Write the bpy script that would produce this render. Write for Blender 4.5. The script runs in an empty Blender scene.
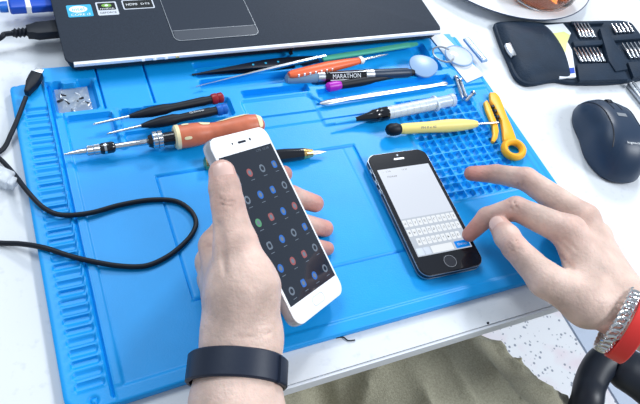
import bpy, bmesh, math, random
import numpy as np
from mathutils import Vector, Matrix, Euler
random.seed(7); np.random.seed(7)
SC = bpy.context.scene
COL = SC.collection

# ------------------------------------------------------------------ camera, world, lights, exposure
cam_d = bpy.data.cameras.new('camera'); cam = bpy.data.objects.new('camera', cam_d); COL.objects.link(cam)
cam_d.sensor_fit = 'HORIZONTAL'; cam_d.sensor_width = 36.0; cam_d.lens = 36.0*650.4/640
cam_d.clip_start = 0.01; cam_d.clip_end = 20
cam.location = (.0094, -.1509, .4255); cam.rotation_euler = (.6423, -.2173, -.3751)
SC.camera = cam
CM = np.array(Euler(cam.rotation_euler, 'XYZ').to_matrix()); CP = np.array(cam.location)

w = bpy.data.worlds.new('world'); SC.world = w; w.use_nodes = True
w.node_tree.nodes['Background'].inputs[0].default_value = (.78, .89, 1.0, 1)
w.node_tree.nodes['Background'].inputs[1].default_value = 0.46
def area(name, loc, target, size, power, col):
    l = bpy.data.lights.new(name, 'AREA'); l.shape = 'RECTANGLE'; l.size, l.size_y = size; l.energy = power; l.color = col
    o = bpy.data.objects.new(name, l); COL.objects.link(o); o.location = loc
    o.rotation_euler = (Vector(target)-Vector(loc)).to_track_quat('-Z', 'Y').to_euler(); return o
area('window_light', (-.18, 1.0, 1.5), (.05, .12, 0), (1.0, .7), 15, (.86, .94, 1.0))
area('ceiling_light', (1.45, 1.65, 1.5), (.25, .1, 0), (.30, .30), 25, (.96, .98, 1.0))
area('floor_fill_light', (1.7, -.75, 1.5), (.6, 0, -.5), (.7, .7), 36, (.92, .96, 1.0))  # added fill lamp from the front right, lifts the floor and trousers
SC.view_settings.view_transform = 'Standard'; SC.view_settings.look = 'None'
SC.view_settings.gamma = 1; SC.view_settings.use_curve_mapping = False
SC.view_settings.exposure = 0.08

# ------------------------------------------------------------------ helpers
def PZ(u, v, z):      # point of the world at height z (m) that the photo shows at (u, v)
    d = CM @ np.array([(u-320)/650.4, -(v-202)/650.4, -1.0]); return CP + d*(z-CP[2])/d[2]
def PD(u, v, dep):    # the same at a given depth
    return CP + CM @ np.array([(u-320)/650.4, -(v-202)/650.4, -1.0])*dep
def proj(p):
    q = (np.asarray(p)-CP) @ CM; return (320+650.4*q[0]/-q[2], 202-650.4*q[1]/-q[2])

def mat(name, col, rough=.5, metal=0., spec=.5, noise=0., nscale=200., bump=0., bscale=400., trans=0., emis=None, estr=0., alpha=1., coat=0., sss=0., ior=1.45):
    m = bpy.data.materials.new(name); m.use_nodes = True; nt = m.node_tree; b = nt.nodes['Principled BSDF']
    b.inputs['Base Color'].default_value = (*col, 1); b.inputs['Roughness'].default_value = rough
    b.inputs['Metallic'].default_value = metal; b.inputs['Specular IOR Level'].default_value = spec
    b.inputs['Transmission Weight'].default_value = trans; b.inputs['Alpha'].default_value = alpha
    b.inputs['Coat Weight'].default_value = coat; b.inputs['IOR'].default_value = ior
    if sss:
        b.inputs['Subsurface Weight'].default_value = sss; b.inputs['Subsurface Scale'].default_value = .004
        b.inputs['Subsurface Radius'].default_value = (1, .35, .2)
    if emis: b.inputs['Emission Color'].default_value = (*emis, 1); b.inputs['Emission Strength'].default_value = estr
    tc = nt.nodes.new('ShaderNodeTexCoord')
    if noise:
        n = nt.nodes.new('ShaderNodeTexNoise'); n.inputs['Scale'].default_value = nscale; n.inputs['Detail'].default_value = 4
        nt.links.new(tc.outputs['Object'], n.inputs['Vector'])
        mx = nt.nodes.new('ShaderNodeMixRGB'); mx.blend_type = 'MULTIPLY'; mx.inputs[1].default_value = (*col, 1)
        rp = nt.nodes.new('ShaderNodeMapRange'); rp.inputs['From Min'].default_value = .3; rp.inputs['From Max'].default_value = .7
        rp.inputs['To Min'].default_value = 1-noise; rp.inputs['To Max'].default_value = 1+noise*.4
        nt.links.new(n.outputs[0], rp.inputs[0]); mx.inputs[0].default_value = 1
        nt.links.new(rp.outputs[0], mx.inputs[2]); nt.links.new(mx.outputs[0], b.inputs['Base Color'])
    if bump:
        n = nt.nodes.new('ShaderNodeTexNoise'); n.inputs['Scale'].default_value = bscale; n.inputs['Detail'].default_value = 3
        nt.links.new(tc.outputs['Object'], n.inputs['Vector'])
        bp = nt.nodes.new('ShaderNodeBump'); bp.inputs['Strength'].default_value = bump; bp.inputs['Distance'].default_value = .001
        nt.links.new(n.outputs[0], bp.inputs['Height']); nt.links.new(bp.outputs[0], b.inputs['Normal'])
    return m

M = dict(
 silicone=mat('silicone', (.002, .33, .83), .42, noise=.06, nscale=30, bump=.12, bscale=900, spec=.48),
 dark_plastic=mat('dark_plastic', (.006, .010, .022), .38), black_rubber=mat('black_rubber', (.004, .007, .015), .5, spec=.35),
 black_gloss=mat('black_gloss', (.006, .007, .012), .12, coat=.4), steel=mat('steel', (.68, .71, .76), .22, metal=1),
 dull_steel=mat('dull_steel', (.5, .53, .58), .35, metal=1), red=mat('red_plastic', (.30, .012, .02), .35),
 blue_cap=mat('blue_cap', (.01, .13, .55), .35), orange_wood=mat('orange_handle', (.62, .17, .09), .4, noise=.12, nscale=150),
 cream=mat('cream_rubber', (.86, .74, .45), .5), orange=mat('orange_plastic', (.80, .13, .04), .4),
 white=mat('white_plastic', (.86, .87, .90), .3), green=mat('green_plastic', (.10, .52, .36), .45),
 clear_blue=mat('clear_cap', (.20, .32, .46), .12, alpha=.8), magenta=mat('magenta', (.42, .01, .46), .35),
 yellow=mat('yellow_plastic', (.95, .45, .02), .42), pale_yellow=mat('pale_yellow', (.88, .72, .22), .45),
 gold=mat('gold', (.75, .5, .2), .25, metal=1), barrel=mat('syringe_barrel', (.72, .80, .90), .18, alpha=.6),
 paste=mat('flux_paste', (.75, .80, .88), .5), needle=mat('needle_tip', (.05, .42, .80), .4),
 pick=mat('grey_pick', (.24, .38, .60), .35, spec=.6), paper=mat('paper', (.78, .82, .88), .7, noise=.05, nscale=60),
 clear=mat('clear_plastic', (.80, .85, .92), .12, alpha=.55), navy=mat('navy_leather', (.012, .026, .050), .6, spec=.25, bump=.5, bscale=500, noise=.2, nscale=60),
 mouse=mat('mouse_shell', (.012, .030, .066), .4, spec=.5), mouse_side=mat('mouse_side', (.010, .030, .068), .45),
 deck=mat('laptop_deck', (.020, .029, .047), .6, spec=.25, noise=.22, nscale=900), deck_edge=mat('laptop_rim', (.85, .87, .92), .4, metal=.2),
 deck_dark=mat('laptop_base', (.012, .014, .022), .45), usb_blue=mat('usb_blue', (.004, .07, .50), .35),
 band=mat('watch_band', (.007, .014, .034), .48, bump=.05), redband=mat('red_band', (.72, .035, .03), .45),
 silver=mat('silver_chain', (.72, .73, .75), .2, metal=1), trousers=mat('olive_cloth', (.42, .40, .30), .85, noise=.25, nscale=700, bump=.6, bscale=900),
 nail=mat('nail', (.74, .50, .44), .25, spec=.6), glass=mat('glass', (.95, .97, 1), .03, trans=1, ior=1.4), tea=mat('tea', (.55, .12, .008), .05, trans=.85, ior=1.33),
 plate=mat('plate', (.88, .89, .92), .2), rim=mat('plate_rim', (.02, .04, .10), .3),
 screen_dark=mat('screen_dark', (.010, .014, .024), .07, coat=.3, emis=(.10, .16, .26), estr=.03),
 screen_white=mat('screen_white', (.05, .05, .05), .2, emis=(.80, .87, 1.0), estr=.80), key=mat('key_white', (.05, .05, .05), .2, emis=(.9, .95, 1), estr=.86),
 keytext=mat('key_text', (.1, .1, .12), .3), screen_bluebtn=mat('screen_blue_button', (.0, .15, .5), .2, emis=(.0, .22, .75), estr=.5),
 sk_blue=mat('sticker_cyan', (.05, .42, .68), .3), sk_black=mat('sticker_black', (.01, .012, .014), .3), sk_silver=mat('sticker_silver', (.6, .64, .72), .3),
 sk_green=mat('sticker_green', (.18, .40, .06), .4), ink=mat('white_ink', (.85, .88, .92), .4), yellow_card=mat('yellow_patch', (.80, .84, .32), .6),
 card_blue=mat('card_blue', (.01, .06, .45), .5), bag=mat('bag_film', (.40, .47, .56), .16, alpha=.55, bump=1., bscale=150), chair=mat('chair_plastic', (.009, .014, .026), .42),
 cloth_seat=mat('seat_cloth', (.02, .022, .03), .9), edge=mat('edge_band', (.70, .73, .79), .5), frame=mat('desk_frame', (.10, .11, .13), .5, metal=.4),
)
# table top: white laminate with faint specks
def table_mat():
    m = mat('white_laminate', (.70, .73, .775), .6, spec=.18); nt = m.node_tree; b = nt.nodes['Principled BSDF']
    tc = nt.nodes.new('ShaderNodeTexCoord'); n = nt.nodes.new('ShaderNodeTexNoise'); n.inputs['Scale'].default_value = 160; n.inputs['Detail'].default_value = 5
    r = nt.nodes.new('ShaderNodeValToRGB'); r.color_ramp.elements[0].position = .20; r.color_ramp.elements[0].color = (.60, .63, .69, 1)
    r.color_ramp.elements[1].position = .42; r.color_ramp.elements[1].color = (.70, .73, .775, 1)
    nt.links.new(tc.outputs['Object'], n.inputs[0]); nt.links.new(n.outputs[0], r.inputs[0]); nt.links.new(r.outputs[0], b.inputs['Base Color']); return m
M['laminate'] = table_mat()
def floor_mat():
    m = mat('terrazzo', (.7, .7, .7), .5); nt = m.node_tree; b = nt.nodes['Principled BSDF']
    tc = nt.nodes.new('ShaderNodeTexCoord'); vo = nt.nodes.new('ShaderNodeTexVoronoi'); vo.inputs['Scale'].default_value = 95
    nt.links.new(tc.outputs['Object'], vo.inputs['Vector'])
    r = nt.nodes.new('ShaderNodeValToRGB'); r.color_ramp.elements[0].position = .20; r.color_ramp.elements[0].color = (.30, .33, .40, 1)
    r.color_ramp.elements[1].position = .34; r.color_ramp.elements[1].color = (.93, .94, .97, 1)
    nt.links.new(vo.outputs['Distance'], r.inputs[0])
    n = nt.nodes.new('ShaderNodeTexNoise'); n.inputs['Scale'].default_value = 9; n.inputs['Detail'].default_value = 3
    nt.links.new(tc.outputs['Object'], n.inputs['Vector'])
    r2 = nt.nodes.new('ShaderNodeValToRGB'); r2.color_ramp.elements[0].position = .40; r2.color_ramp.elements[0].color = (.97, .84, .87, 1)
    r2.color_ramp.elements[1].position = .55; r2.color_ramp.elements[1].color = (1, 1, 1, 1); nt.links.new(n.outputs[0], r2.inputs[0])
    mx = nt.nodes.new('ShaderNodeMixRGB'); mx.blend_type = 'MULTIPLY'; mx.inputs[0].default_value = 1
    n3 = nt.nodes.new('ShaderNodeTexNoise'); n3.inputs['Scale'].default_value = 45; nt.links.new(tc.outputs['Object'], n3.inputs['Vector'])
    cut = nt.nodes.new('ShaderNodeMapRange'); cut.inputs['From Min'].default_value = .48; cut.inputs['From Max'].default_value = .52
    nt.links.new(n3.outputs[0], cut.inputs[0])
    m2 = nt.nodes.new('ShaderNodeMixRGB'); m2.inputs[1].default_value = (.93, .94, .97, 1)
    nt.links.new(cut.outputs[0], m2.inputs[0]); nt.links.new(r.outputs[0], m2.inputs[2])
    nt.links.new(m2.outputs[0], mx.inputs[1]); nt.links.new(r2.outputs[0], mx.inputs[2]); nt.links.new(mx.outputs[0], b.inputs['Base Color']); return m
M['terrazzo'] = floor_mat(); M['plain_floor'] = mat('plain_floor', (.62, .70, .84), .4, noise=.06, nscale=20)
def skin_mat():
    m = mat('skin', (.60, .37, .28), .46, spec=.38, sss=.12); nt = m.node_tree; b = nt.nodes['Principled BSDF']
    at = nt.nodes.new('ShaderNodeAttribute'); at.attribute_name = 'flush'
    tc = nt.nodes.new('ShaderNodeTexCoord'); n = nt.nodes.new('ShaderNodeTexNoise'); n.inputs['Scale'].default_value = 55; n.inputs['Detail'].default_value = 6
    nt.links.new(tc.outputs['Object'], n.inputs['Vector'])
    mx = nt.nodes.new('ShaderNodeMixRGB'); mx.inputs[1].default_value = (.75, .545, .465, 1); mx.inputs[2].default_value = (.54, .215, .18, 1)
    nt.links.new(at.outputs['Fac'], mx.inputs[0])
    m2 = nt.nodes.new('ShaderNodeMixRGB'); m2.blend_type = 'MULTIPLY'; m2.inputs[0].default_value = 1
    rp = nt.nodes.new('ShaderNodeMapRange'); rp.inputs['From Min'].default_value = .3; rp.inputs['From Max'].default_value = .7; rp.inputs['To Min'].default_value = .74; rp.inputs['To Max'].default_value = 1.08
    nt.links.new(n.outputs[0], rp.inputs[0]); nt.links.new(mx.outputs[0], m2.inputs[1]); nt.links.new(rp.outputs[0], m2.inputs[2]); nt.links.new(m2.outputs[0], b.inputs['Base Color'])
    vo = nt.nodes.new('ShaderNodeTexNoise'); vo.inputs['Scale'].default_value = 420; vo.inputs['Detail'].default_value = 4; nt.links.new(tc.outputs['Object'], vo.inputs['Vector'])
    bp = nt.nodes.new('ShaderNodeBump'); bp.inputs['Strength'].default_value = .55; bp.inputs['Distance'].default_value = .0009
    nt.links.new(vo.outputs[0], bp.inputs['Height']); nt.links.new(bp.outputs[0], b.inputs['Normal']); return m
M['skin'] = skin_mat()

def unit(v): v = np.asarray(v, float); return v/np.linalg.norm(v)
def frame(ax, up=(0, 0, 1)):      # x across, y = axis, z = up-ish
    y = unit(ax); x = np.cross(y, up)
    if np.linalg.norm(x) < 1e-6: x = np.cross(y, (1, 0, 0))
    x = unit(x); return x, y, np.cross(x, y)

class MB:
    def __init__(s): s.v = []; s.f = []; s.mi = []; s.mats = []; s.sm = []
    def slot(s, m):
        if m not in s.mats: s.mats.append(m)
        return s.mats.index(m)
    def add(s, V, F, m, smooth=True):
        o = len(s.v); k = s.slot(m); s.v += [tuple(map(float, p)) for p in V]
        for f in F: s.f.append([i+o for i in f]); s.mi.append(k); s.sm.append(smooth)
        return s
    def lathe(s, A, B, prof, m, n=20, sq=1., up=(0, 0, 1), flutes=0, fd=0.):
        # profile [(t 0..1 along A->B, radius)], sq squashes along the up direction
        A = np.asarray(A, float); B = np.asarray(B, float); x, y, z = frame(B-A, up); V = []; F = []
        for t, r in prof:
            c = A+(B-A)*t
            for i in range(n):
                a = 2*math.pi*i/n; rr = r*(1-fd*(i % 2)) if flutes else r
                V.append(c + x*rr*math.cos(a) + z*rr*sq*math.sin(a))
        for j in range(len(prof)-1):
            for i in range(n):
                F.append([j*n+i, j*n+(i+1) % n, (j+1)*n+(i+1) % n, (j+1)*n+i])
        F.append(list(range(n))[::-1]); F.append([(len(prof)-1)*n+i for i in range(n)])
        return s.add(V, F, m)
    def rod(s, A, B, r, m, n=12, **k): return s.lathe(A, B, [(0, r*.75), (.5*r/max(1e-6, np.linalg.norm(np.asarray(B)-A)), r), (1-.5*r/max(1e-6, np.linalg.norm(np.asarray(B)-A)), r), (1, r*.75)], m, n, **k)
    def box(s, c, size, m, axes=None, bev=0., smooth=False):
        c = np.asarray(c, float); X = np.eye(3) if axes is None else np.array(axes)
        bm = bmesh.new(); bmesh.ops.create_cube(bm, size=1)
        for q in bm.verts: q.co = Vector((q.co.x*size[0], q.co.y*size[1], q.co.z*size[2]))
        if bev: bmesh.ops.bevel(bm, geom=bm.edges[:], offset=min(bev, min(size)*.49), segments=3, profile=.5, affect='EDGES')
        V = [c + X.T @ np.array(q.co) for q in bm.verts]; bm.verts.index_update(); F = [[q.index for q in f.verts] for f in bm.faces]; bm.free()
        return s.add(V, F, m, smooth or bev > 0)
    def prism(s, pts, z0, z1, m, O=(0, 0, 0), axes=None, bev=0., smooth=False):
        # outline pts (x, y), extruded z0..z1, in the frame O, axes
        O = np.asarray(O, float); X = np.eye(3) if axes is None else np.array(axes)
        ar = sum(pts[i][0]*pts[(i+1) % len(pts)][1]-pts[(i+1) % len(pts)][0]*pts[i][1] for i in range(len(pts)))
        if ar < 0: pts = pts[::-1]
        n = len(pts); lay = [(z0, 0), (z1, 0)] if not bev else [(z0, bev), (z0+bev*.3, bev*.3), (z0+bev, 0), (z1-bev, 0), (z1-bev*.3, bev*.3), (z1, bev)]
        P = np.array(pts, float); nx = np.roll(P, -1, 0)-P; nx /= np.linalg.norm(nx, axis=1)[:, None]+1e-12
        nr = np.stack([nx[:, 1], -nx[:, 0]], 1); nr = nr+np.roll(nr, 1, 0); nr /= np.linalg.norm(nr, axis=1)[:, None]+1e-12
        V = []
        for z, ins in lay:
            for p, q in zip(P, nr): V.append(O + X.T @ np.array([p[0]-q[0]*ins, p[1]-q[1]*ins, z]))
        F = [[j*n+i, j*n+(i+1) % n, (j+1)*n+(i+1) % n, (j+1)*n+i] for j in range(len(lay)-1) for i in range(n)]
        F += [list(range(n))[::-1], [(len(lay)-1)*n+i for i in range(n)]]
        return s.add(V, F, m, smooth)
    def tube(s, pts, r, m, n=10, closed=False, flat=1.):
        pts = [np.asarray(p, float) for p in pts]; N = len(pts); V = []; F = []; up = np.array([0, 0, 1.])
        for i, p in enumerate(pts):
            a = pts[(i-1) % N] if (closed or i > 0) else p; b = pts[(i+1) % N] if (closed or i < N-1) else p
            x, y, z = frame(b-a, up); rr = r[i] if hasattr(r, '__len__') else r
            for k in range(n):
                t = 2*math.pi*k/n; V.append(p + x*rr*math.cos(t) + z*rr*flat*math.sin(t))
        for j in range(N if closed else N-1):
            for k in range(n): F.append([j*n+k, j*n+(k+1) % n, ((j+1) % N)*n+(k+1) % n, ((j+1) % N)*n+k])
        if not closed: F += [list(range(n))[::-1], [(N-1)*n+k for k in range(n)]]
        return s.add(V, F, m)
    def ring(s, c, ax, sx, ra, rb, wd, th, m, n=64, a0=0, a1=2*math.pi, rnd=True):
        # a band of width wd and thickness th around the axis ax; ra along sx, rb across
        y = unit(ax); x = unit(np.asarray(sx)-y*np.dot(sx, y)); z = np.cross(x, y); c = np.asarray(c, float)
        sec = [(-wd/2, 0), (-wd/2, th*.6), (-wd/2+th*.4, th), (wd/2-th*.4, th), (wd/2, th*.6), (wd/2, 0)]; k = len(sec)
        full = abs(a1-a0-2*math.pi) < 1e-6; V = []; F = []; N = n if full else n+1
        for i in range(N):
            a = a0+(a1-a0)*i/n
            for t, q in sec: V.append(c + y*t + x*(ra+q)*math.cos(a) + z*(rb+q)*math.sin(a))
        for i in range(n):
            for j in range(k): F.append([i*k+j, i*k+(j+1) % k, ((i+1) % N)*k+(j+1) % k, ((i+1) % N)*k+j])
        if not full: F += [list(range(k)), [(N-1)*k+j for j in range(k)][::-1]]
        return s.add(V, F, m)
    def build(s, name, parent=None, kind=None, label=None):
        me = bpy.data.meshes.new(name); V = np.array(s.v)
        org = np.array(parent['org']) if parent is not None and 'org' in parent else np.zeros(3)
        me.from_pydata([tuple(p) for p in (V-org)], [], s.f)
        for m in s.mats: me.materials.append(m)
        me.polygons.foreach_set('material_index', s.mi); me.polygons.foreach_set('use_smooth', s.sm)
        bm = bmesh.new(); bm.from_mesh(me); bmesh.ops.recalc_face_normals(bm, faces=bm.faces[:]); bm.to_mesh(me); bm.free()
        try: me.set_sharp_from_angle(angle=math.radians(38))
        except Exception: pass
        me.update(); o = bpy.data.objects.new(name, me); COL.objects.link(o)
        if parent is not None:
            o.parent = parent; o['org'] = tuple(org)
        if kind: o['kind'] = kind
        if label: o['label'] = label
        return o
def thing(name, label, cat, loc, group=None):
    o = bpy.data.objects.new(name, None); COL.objects.link(o); o.empty_display_size = .02
    o.location = tuple(map(float, loc)); o['org'] = tuple(map(float, loc)); o['label'] = label; o['category'] = cat
    if group: o['group'] = group
    return o
def solo(mb, name, label, cat, group=None):
    # a thing that is one mesh: origin at its base
    V = np.array(mb.v); c = (V.min(0)+V.max(0))/2; c[2] = V[:, 2].min(); mb.v = [tuple(p) for p in V-c]
    o = mb.build(name); o.location = tuple(c); o['label'] = label; o['category'] = cat
    if group: o['group'] = group
    return o
def rrect(w, h, r, n=6, cx=0, cy=0):
    P = []
    for sx, sy, a in ((1, 1, 0), (-1, 1, 90), (-1, -1, 180), (1, -1, 270)):
        for i in range(n+1):
            t = math.radians(a+90*i/n); P.append((cx+sx*(w/2-r)+r*math.cos(t), cy+sy*(h/2-r)+r*math.sin(t)))
    return P
def smooth_path(P, k=8):
    P = [np.asarray(p, float) for p in P]; out = []
    for i in range(len(P)-1):
        p0 = P[max(i-1, 0)]; p1 = P[i]; p2 = P[i+1]; p3 = P[min(i+2, len(P)-1)]
        for j in range(k):
            t = j/k; out.append(.5*((2*p1)+(-p0+p2)*t+(2*p0-5*p1+4*p2-p3)*t*t+(-p0+3*p1-3*p2+p3)*t**3))
    out.append(P[-1]); return out
def text_into(mb, txt, O, X, Y, height, width, m, lift=.0001):
    # flat lettering as mesh, fitted to width x height, centred at O in the frame X, Y
    cu = bpy.data.curves.new('t', 'FONT'); cu.body = txt; cu.resolution_u = 2; ob = bpy.data.objects.new('t', cu); COL.objects.link(ob)
    me = ob.to_mesh(); V = np.array([q.co[:] for q in me.vertices]); F = [list(p.vertices) for p in me.polygons]
    ob.to_mesh_clear(); bpy.data.objects.remove(ob); bpy.data.curves.remove(cu)
    mn = V.min(0); mxx = V.max(0); V = (V-(mn+mxx)/2)/(mxx-mn+1e-9)
    Z = np.cross(X, Y); W = [np.asarray(O)+np.asarray(X)*p[0]*width+np.asarray(Y)*p[1]*height+Z*lift for p in V]
    return mb.add(W, F, m, False)

# ------------------------------------------------------------------ signed-distance bodies
def sdf_cap(X, a, b, r1, r2):
    a = np.asarray(a); b = np.asarray(b); ab = b-a; t = np.clip(((X-a)@ab)/(ab@ab+1e-12), 0, 1)
    return np.linalg.norm(X-(a+t[..., None]*ab), axis=-1)-(r1+(r2-r1)*t)
def smin(a, b, k): h = np.clip(.5+.5*(b-a)/k, 0, 1); return b*(1-h)+a*h-k*h*(1-h)
def surface_nets(f, lo, hi, st):
    lo = np.asarray(lo); n = np.ceil((np.asarray(hi)-lo)/st).astype(int)+1
    gx = [lo[i]+np.arange(n[i])*st for i in range(3)]
    D = np.empty(n, np.float32)
    for i in range(0, n[0], 16):
        G = np.stack(np.meshgrid(gx[0][i:i+16], gx[1], gx[2], indexing='ij'), -1); D[i:i+16] = f(G)
    S = D < 0; c = n-1
    cnt = np.zeros(c); acc = np.zeros((*c, 3)); cs = [(i, j, k) for i in (0, 1) for j in (0, 1) for k in (0, 1)]
    sl = lambda A, o: A[o[0]:o[0]+c[0], o[1]:o[1]+c[1], o[2]:o[2]+c[2]]
    for o in cs:
        for ax in range(3):
            if o[ax]: continue
            o2 = list(o); o2[ax] = 1; A = sl(D, o); B = sl(D, o2); x = (A < 0) != (B < 0)
            t = np.where(x, A/(A-B+1e-12*(A == B)), 0)
            for q in range(3): acc[..., q] += np.where(x, o[q]+(t if q == ax else 0), 0)
            cnt += x
    act = cnt > 0; idx = -np.ones(c, int); idx[act] = np.arange(act.sum())
    ii = np.stack(np.nonzero(act), 1); V = lo+st*(ii+acc[act]/cnt[act][:, None]); F = []
    for ax in range(3):
        o2 = [0, 0, 0]; o2[ax] = 1; A = S[:c[0], :c[1], :c[2]]; B = sl(S, o2); x = A != B
        u, v = (ax+1) % 3, (ax+2) % 3; x = x.copy(); s0 = [slice(None)]*3; s0[u] = 0; x[tuple(s0)] = False; s0 = [slice(None)]*3; s0[v] = 0; x[tuple(s0)] = False
        p = np.stack(np.nonzero(x), 1); du = np.eye(3, dtype=int)[u]; dv = np.eye(3, dtype=int)[v]
        g = lambda q: idx[q[:, 0], q[:, 1], q[:, 2]]
        Q = np.stack([g(p), g(p-du), g(p-du-dv), g(p-dv)], 1); ins = A[x]; Q[ins] = Q[ins][:, ::-1]; F.append(Q)
    F = np.concatenate(F); F = F[(F >= 0).all(1)]
    # two rounds of light smoothing
    for w_ in (.5, -.3, .5, -.3):
        acc = np.zeros_like(V); ct = np.zeros(len(V))
        for a, b in ((0, 1), (1, 2), (2, 3), (3, 0)):
            np.add.at(acc, F[:, a], V[F[:, b]]); np.add.at(acc, F[:, b], V[F[:, a]]); np.add.at(ct, F[:, a], 1); np.add.at(ct, F[:, b], 1)
        V = V+(acc/np.maximum(ct, 1)[:, None]-V)*w_
    return V, F[:, ::-1]

# ================================================================== THE SETTING
def struct(mb, name): return mb.build(name, kind='structure')
FZ = -.73   # floor height
xs = PZ(578, 341, FZ)[0]
mb = MB(); mb.box(((xs-1.6)/2, .3, FZ-.01), (xs+1.6, 3.2, .02), M['terrazzo']); struct(mb, 'floor')
mb = MB(); mb.box(((xs+3.)/2+.002, .3, FZ-.01), (3.-xs-.006, 3.2, .022), M['plain_floor']); struct(mb, 'floor')

# desk: table top, edge band, frame, legs
T = .014
desk = thing('desk', 'white laminate desk under the blue repair mat, front edge in view', 'desk', (.35, .35, FZ))
mb = MB(); mb.box((.35, .37, -T/2), (1.9, .785, T), M['laminate']); mb.build('tabletop', desk)
mb = MB(); mb.box((.35, -.0238, -T/2-.0006), (1.9, .002, T-.0012), M['edge']); mb.build('edge_band', desk, label='grey edge band')
mb = MB(); mb.box((.35, .12, -T-.02), (1.75, .03, .04), M['frame']); mb.box((.35, .66, -T-.02), (1.75, .03, .04), M['frame']); mb.build('desk_frame', desk)
for x in (-.5, 1.2):
    for y in (.12, .66):
        mb = MB(); mb.rod((x, y, FZ), (x, y, -T-.02), .02, M['frame']); mb.build('leg', desk)

# ================================================================== SILICONE REPAIR MAT (heights in mm)
def repair_mat():
    W_, H_ = 450, 306
    nx, ny = W_+1, H_+1
    x, y = np.meshgrid(np.arange(nx, dtype=float), np.arange(ny, dtype=float), indexing='ij')
    Z = np.full_like(x, 5.0)
    def R(x0, x1, y0, y1, h, r=1.5, s=.9):
        nonlocal Z
        cx, cy = (x0+x1)/2, (y0+y1)/2
        qx = np.abs(x-cx)-(x1-x0)/2+r; qy = np.abs(y-cy)-(y1-y0)/2+r
        d = np.hypot(np.maximum(qx, 0), np.maximum(qy, 0))+np.minimum(np.maximum(qx, qy), 0)-r
        k = np.clip(.5-d/s, 0, 1); Z = Z*(1-k)+h*k
    def L(x0, y0, x1, y1, h, wd=1.2):
        nonlocal Z
        a = np.array([x0, y0]); b = np.array([x1, y1]); ab = b-a; t = np.clip(((x-x0)*ab[0]+(y-y0)*ab[1])/(ab@ab), 0, 1)
        d = np.hypot(x-x0-t*ab[0], y-y0-t*ab[1])-wd/2; k = np.clip(.5-d, 0, 1); Z = Z*(1-k)+h*k
    R(-5, 455, -5, 10, 6.2); R(444, 455, -5, 300, 6.6)                     # front and right rim
    R(-5, 27.5, -5, 310, 7.0); R(24.8, 26.6, 4, 284, 4.6)                  # ladder strip and its groove
    R(27.5, 33, 10, 240, 6.6, s=1.2); R(27.5, 33, 240, 310, 8)
    for i in range(34):
        yc = 271-7.7*i; R(3.6, 23.4, yc-3.2, yc+3.2, 7.5, 2.2, .9); R(4.6, 22.4, yc-2.3, yc+2.3, 5.5, 1.5, .9)
    R(11, 17, 3, 9, 5.6, 3); R(12.4, 15.6, 4.4, 7.6, 7, 1.6)
    R(33, 445, 214, 310, 8.0)                                              # compartment bank
    R(34, 71, 202, 239, 3.0, 3); R(77, 172, 219, 240, 2.6, 3); R(34, 180, 197, 214.5, 5.0)
    R(71, 76, 200, 242, 7.4)
    R(28.5, 62, 245, 278, 1.8, 3); R(23, 66, 278, 310, 9.8, 2); R(36, 50, 274.5, 280, 9.6, 3)
    R(66.2, 67.4, 244, 310, 4.6, .4); R(107.2, 108.6, 244, 310, 4.6, .4)   # seams between lids
    R(84, 98, 239, 246, 8, 3.5); R(122, 136, 240, 246, 8, 3)
    R(152, 247, 281, 291, 1.8, 2); R(152, 247, 268, 277, 1.8, 2); R(152, 250, 251, 264, 1.8, 2)
    R(186, 250, 237, 245.5, 1.8, 2); R(182, 250, 214, 233, 6.4, 2)
    R(256, 396, 243, 288, 2.2, 4); R(386, 399, 264, 288, 1.8, 3); R(388, 404, 244, 262, 3.2, 3)
    R(257, 406, 222.5, 236.5, 2.2, 3)
    for i in range(8): R(272+17*i, 275+17*i, 222, 227, 6.5, 1)
    R(250, 445, 194, 219.5, 6.2); L(246, 232, 258, 218, 5, 1.6)
    L(176, 201, 325, 201, 4.3, 1.0)
    R(326, 416, 88, 214, 6.2, 2)
    for i in range(9):
        for j in range(14):
            xc = 331.5+9.4*i+3; yc = 206-8.6*j
            R(xc-3.6, xc+3.6, yc-3.2, yc+3.2, 2.6, .9, .8)
    R(418, 444, 20, 214, 5.6); R(436.5, 438.5, 60, 200, 4.4, 1)
    R(92, 267, 55, 167, 4.55, 1.5, 1.4); R(255.5, 256.7, 56, 166, 4.2, .4); R(91, 268, 53.4, 55.0, 3.1, .5, .8); R(91, 268, 166.4, 168, 3.1, .5, .8); R(90.6, 92.0, 54, 168, 3.4, .5, .8); R(267, 268.4, 54, 168, 3.4, .5, .8)
    # corner rounding of the outline
    X = x.copy(); Y = y.copy()
    # shift the strip's top edge inwards (the left strip ends lower than the lids)
    Y = np.where(x < 22, Y*(283/306), Y); k = np.clip((x-22)/2, 0, 1); Y = np.where((x >= 22) & (x < 24), Y*((1-k)*(283/306)+k), Y)
    X = X-3*np.clip(1-X/4, 0, 1)
    Y = Y-5.5*np.clip(1-X/140, 0, 1)*np.clip(1-Y/60, 0, 1)
    for cx, cy, hx, r in ((0, 283, -1, 7), (0, 0, -1, 8), (450, 0, 1, 10), (450, 306, 1, 14)):
        ix = (X-cx)*(-hx); sy = -1 if cy > 10 else 1; iy = (Y-cy)*sy
        corner = (ix < r) & (iy < r)
        dx = r-ix; dy = r-iy; mx = np.maximum(np.abs(dx), np.abs(dy)); hy = np.hypot(dx, dy); sc = np.where(corner & (hy > 0), mx/np.maximum(hy, 1e-6), 1)
        X = np.where(corner, cx-hx*(r-dx*sc), X); Y = np.where(corner, cy+sy*(r-dy*sc), Y)
    X = np.where(X > 400, 400+(X-400)*.94, X); Y = np.where(Y > 280, 280+(Y-280)*(16/26), Y)
    e = np.minimum(np.minimum(x, W_-x), np.minimum(y, H_-y)); Z = Z-np.where(e < .5, 1.2, 0)
    V = np.stack([X, Y, Z], -1).reshape(-1, 3)*.001
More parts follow.
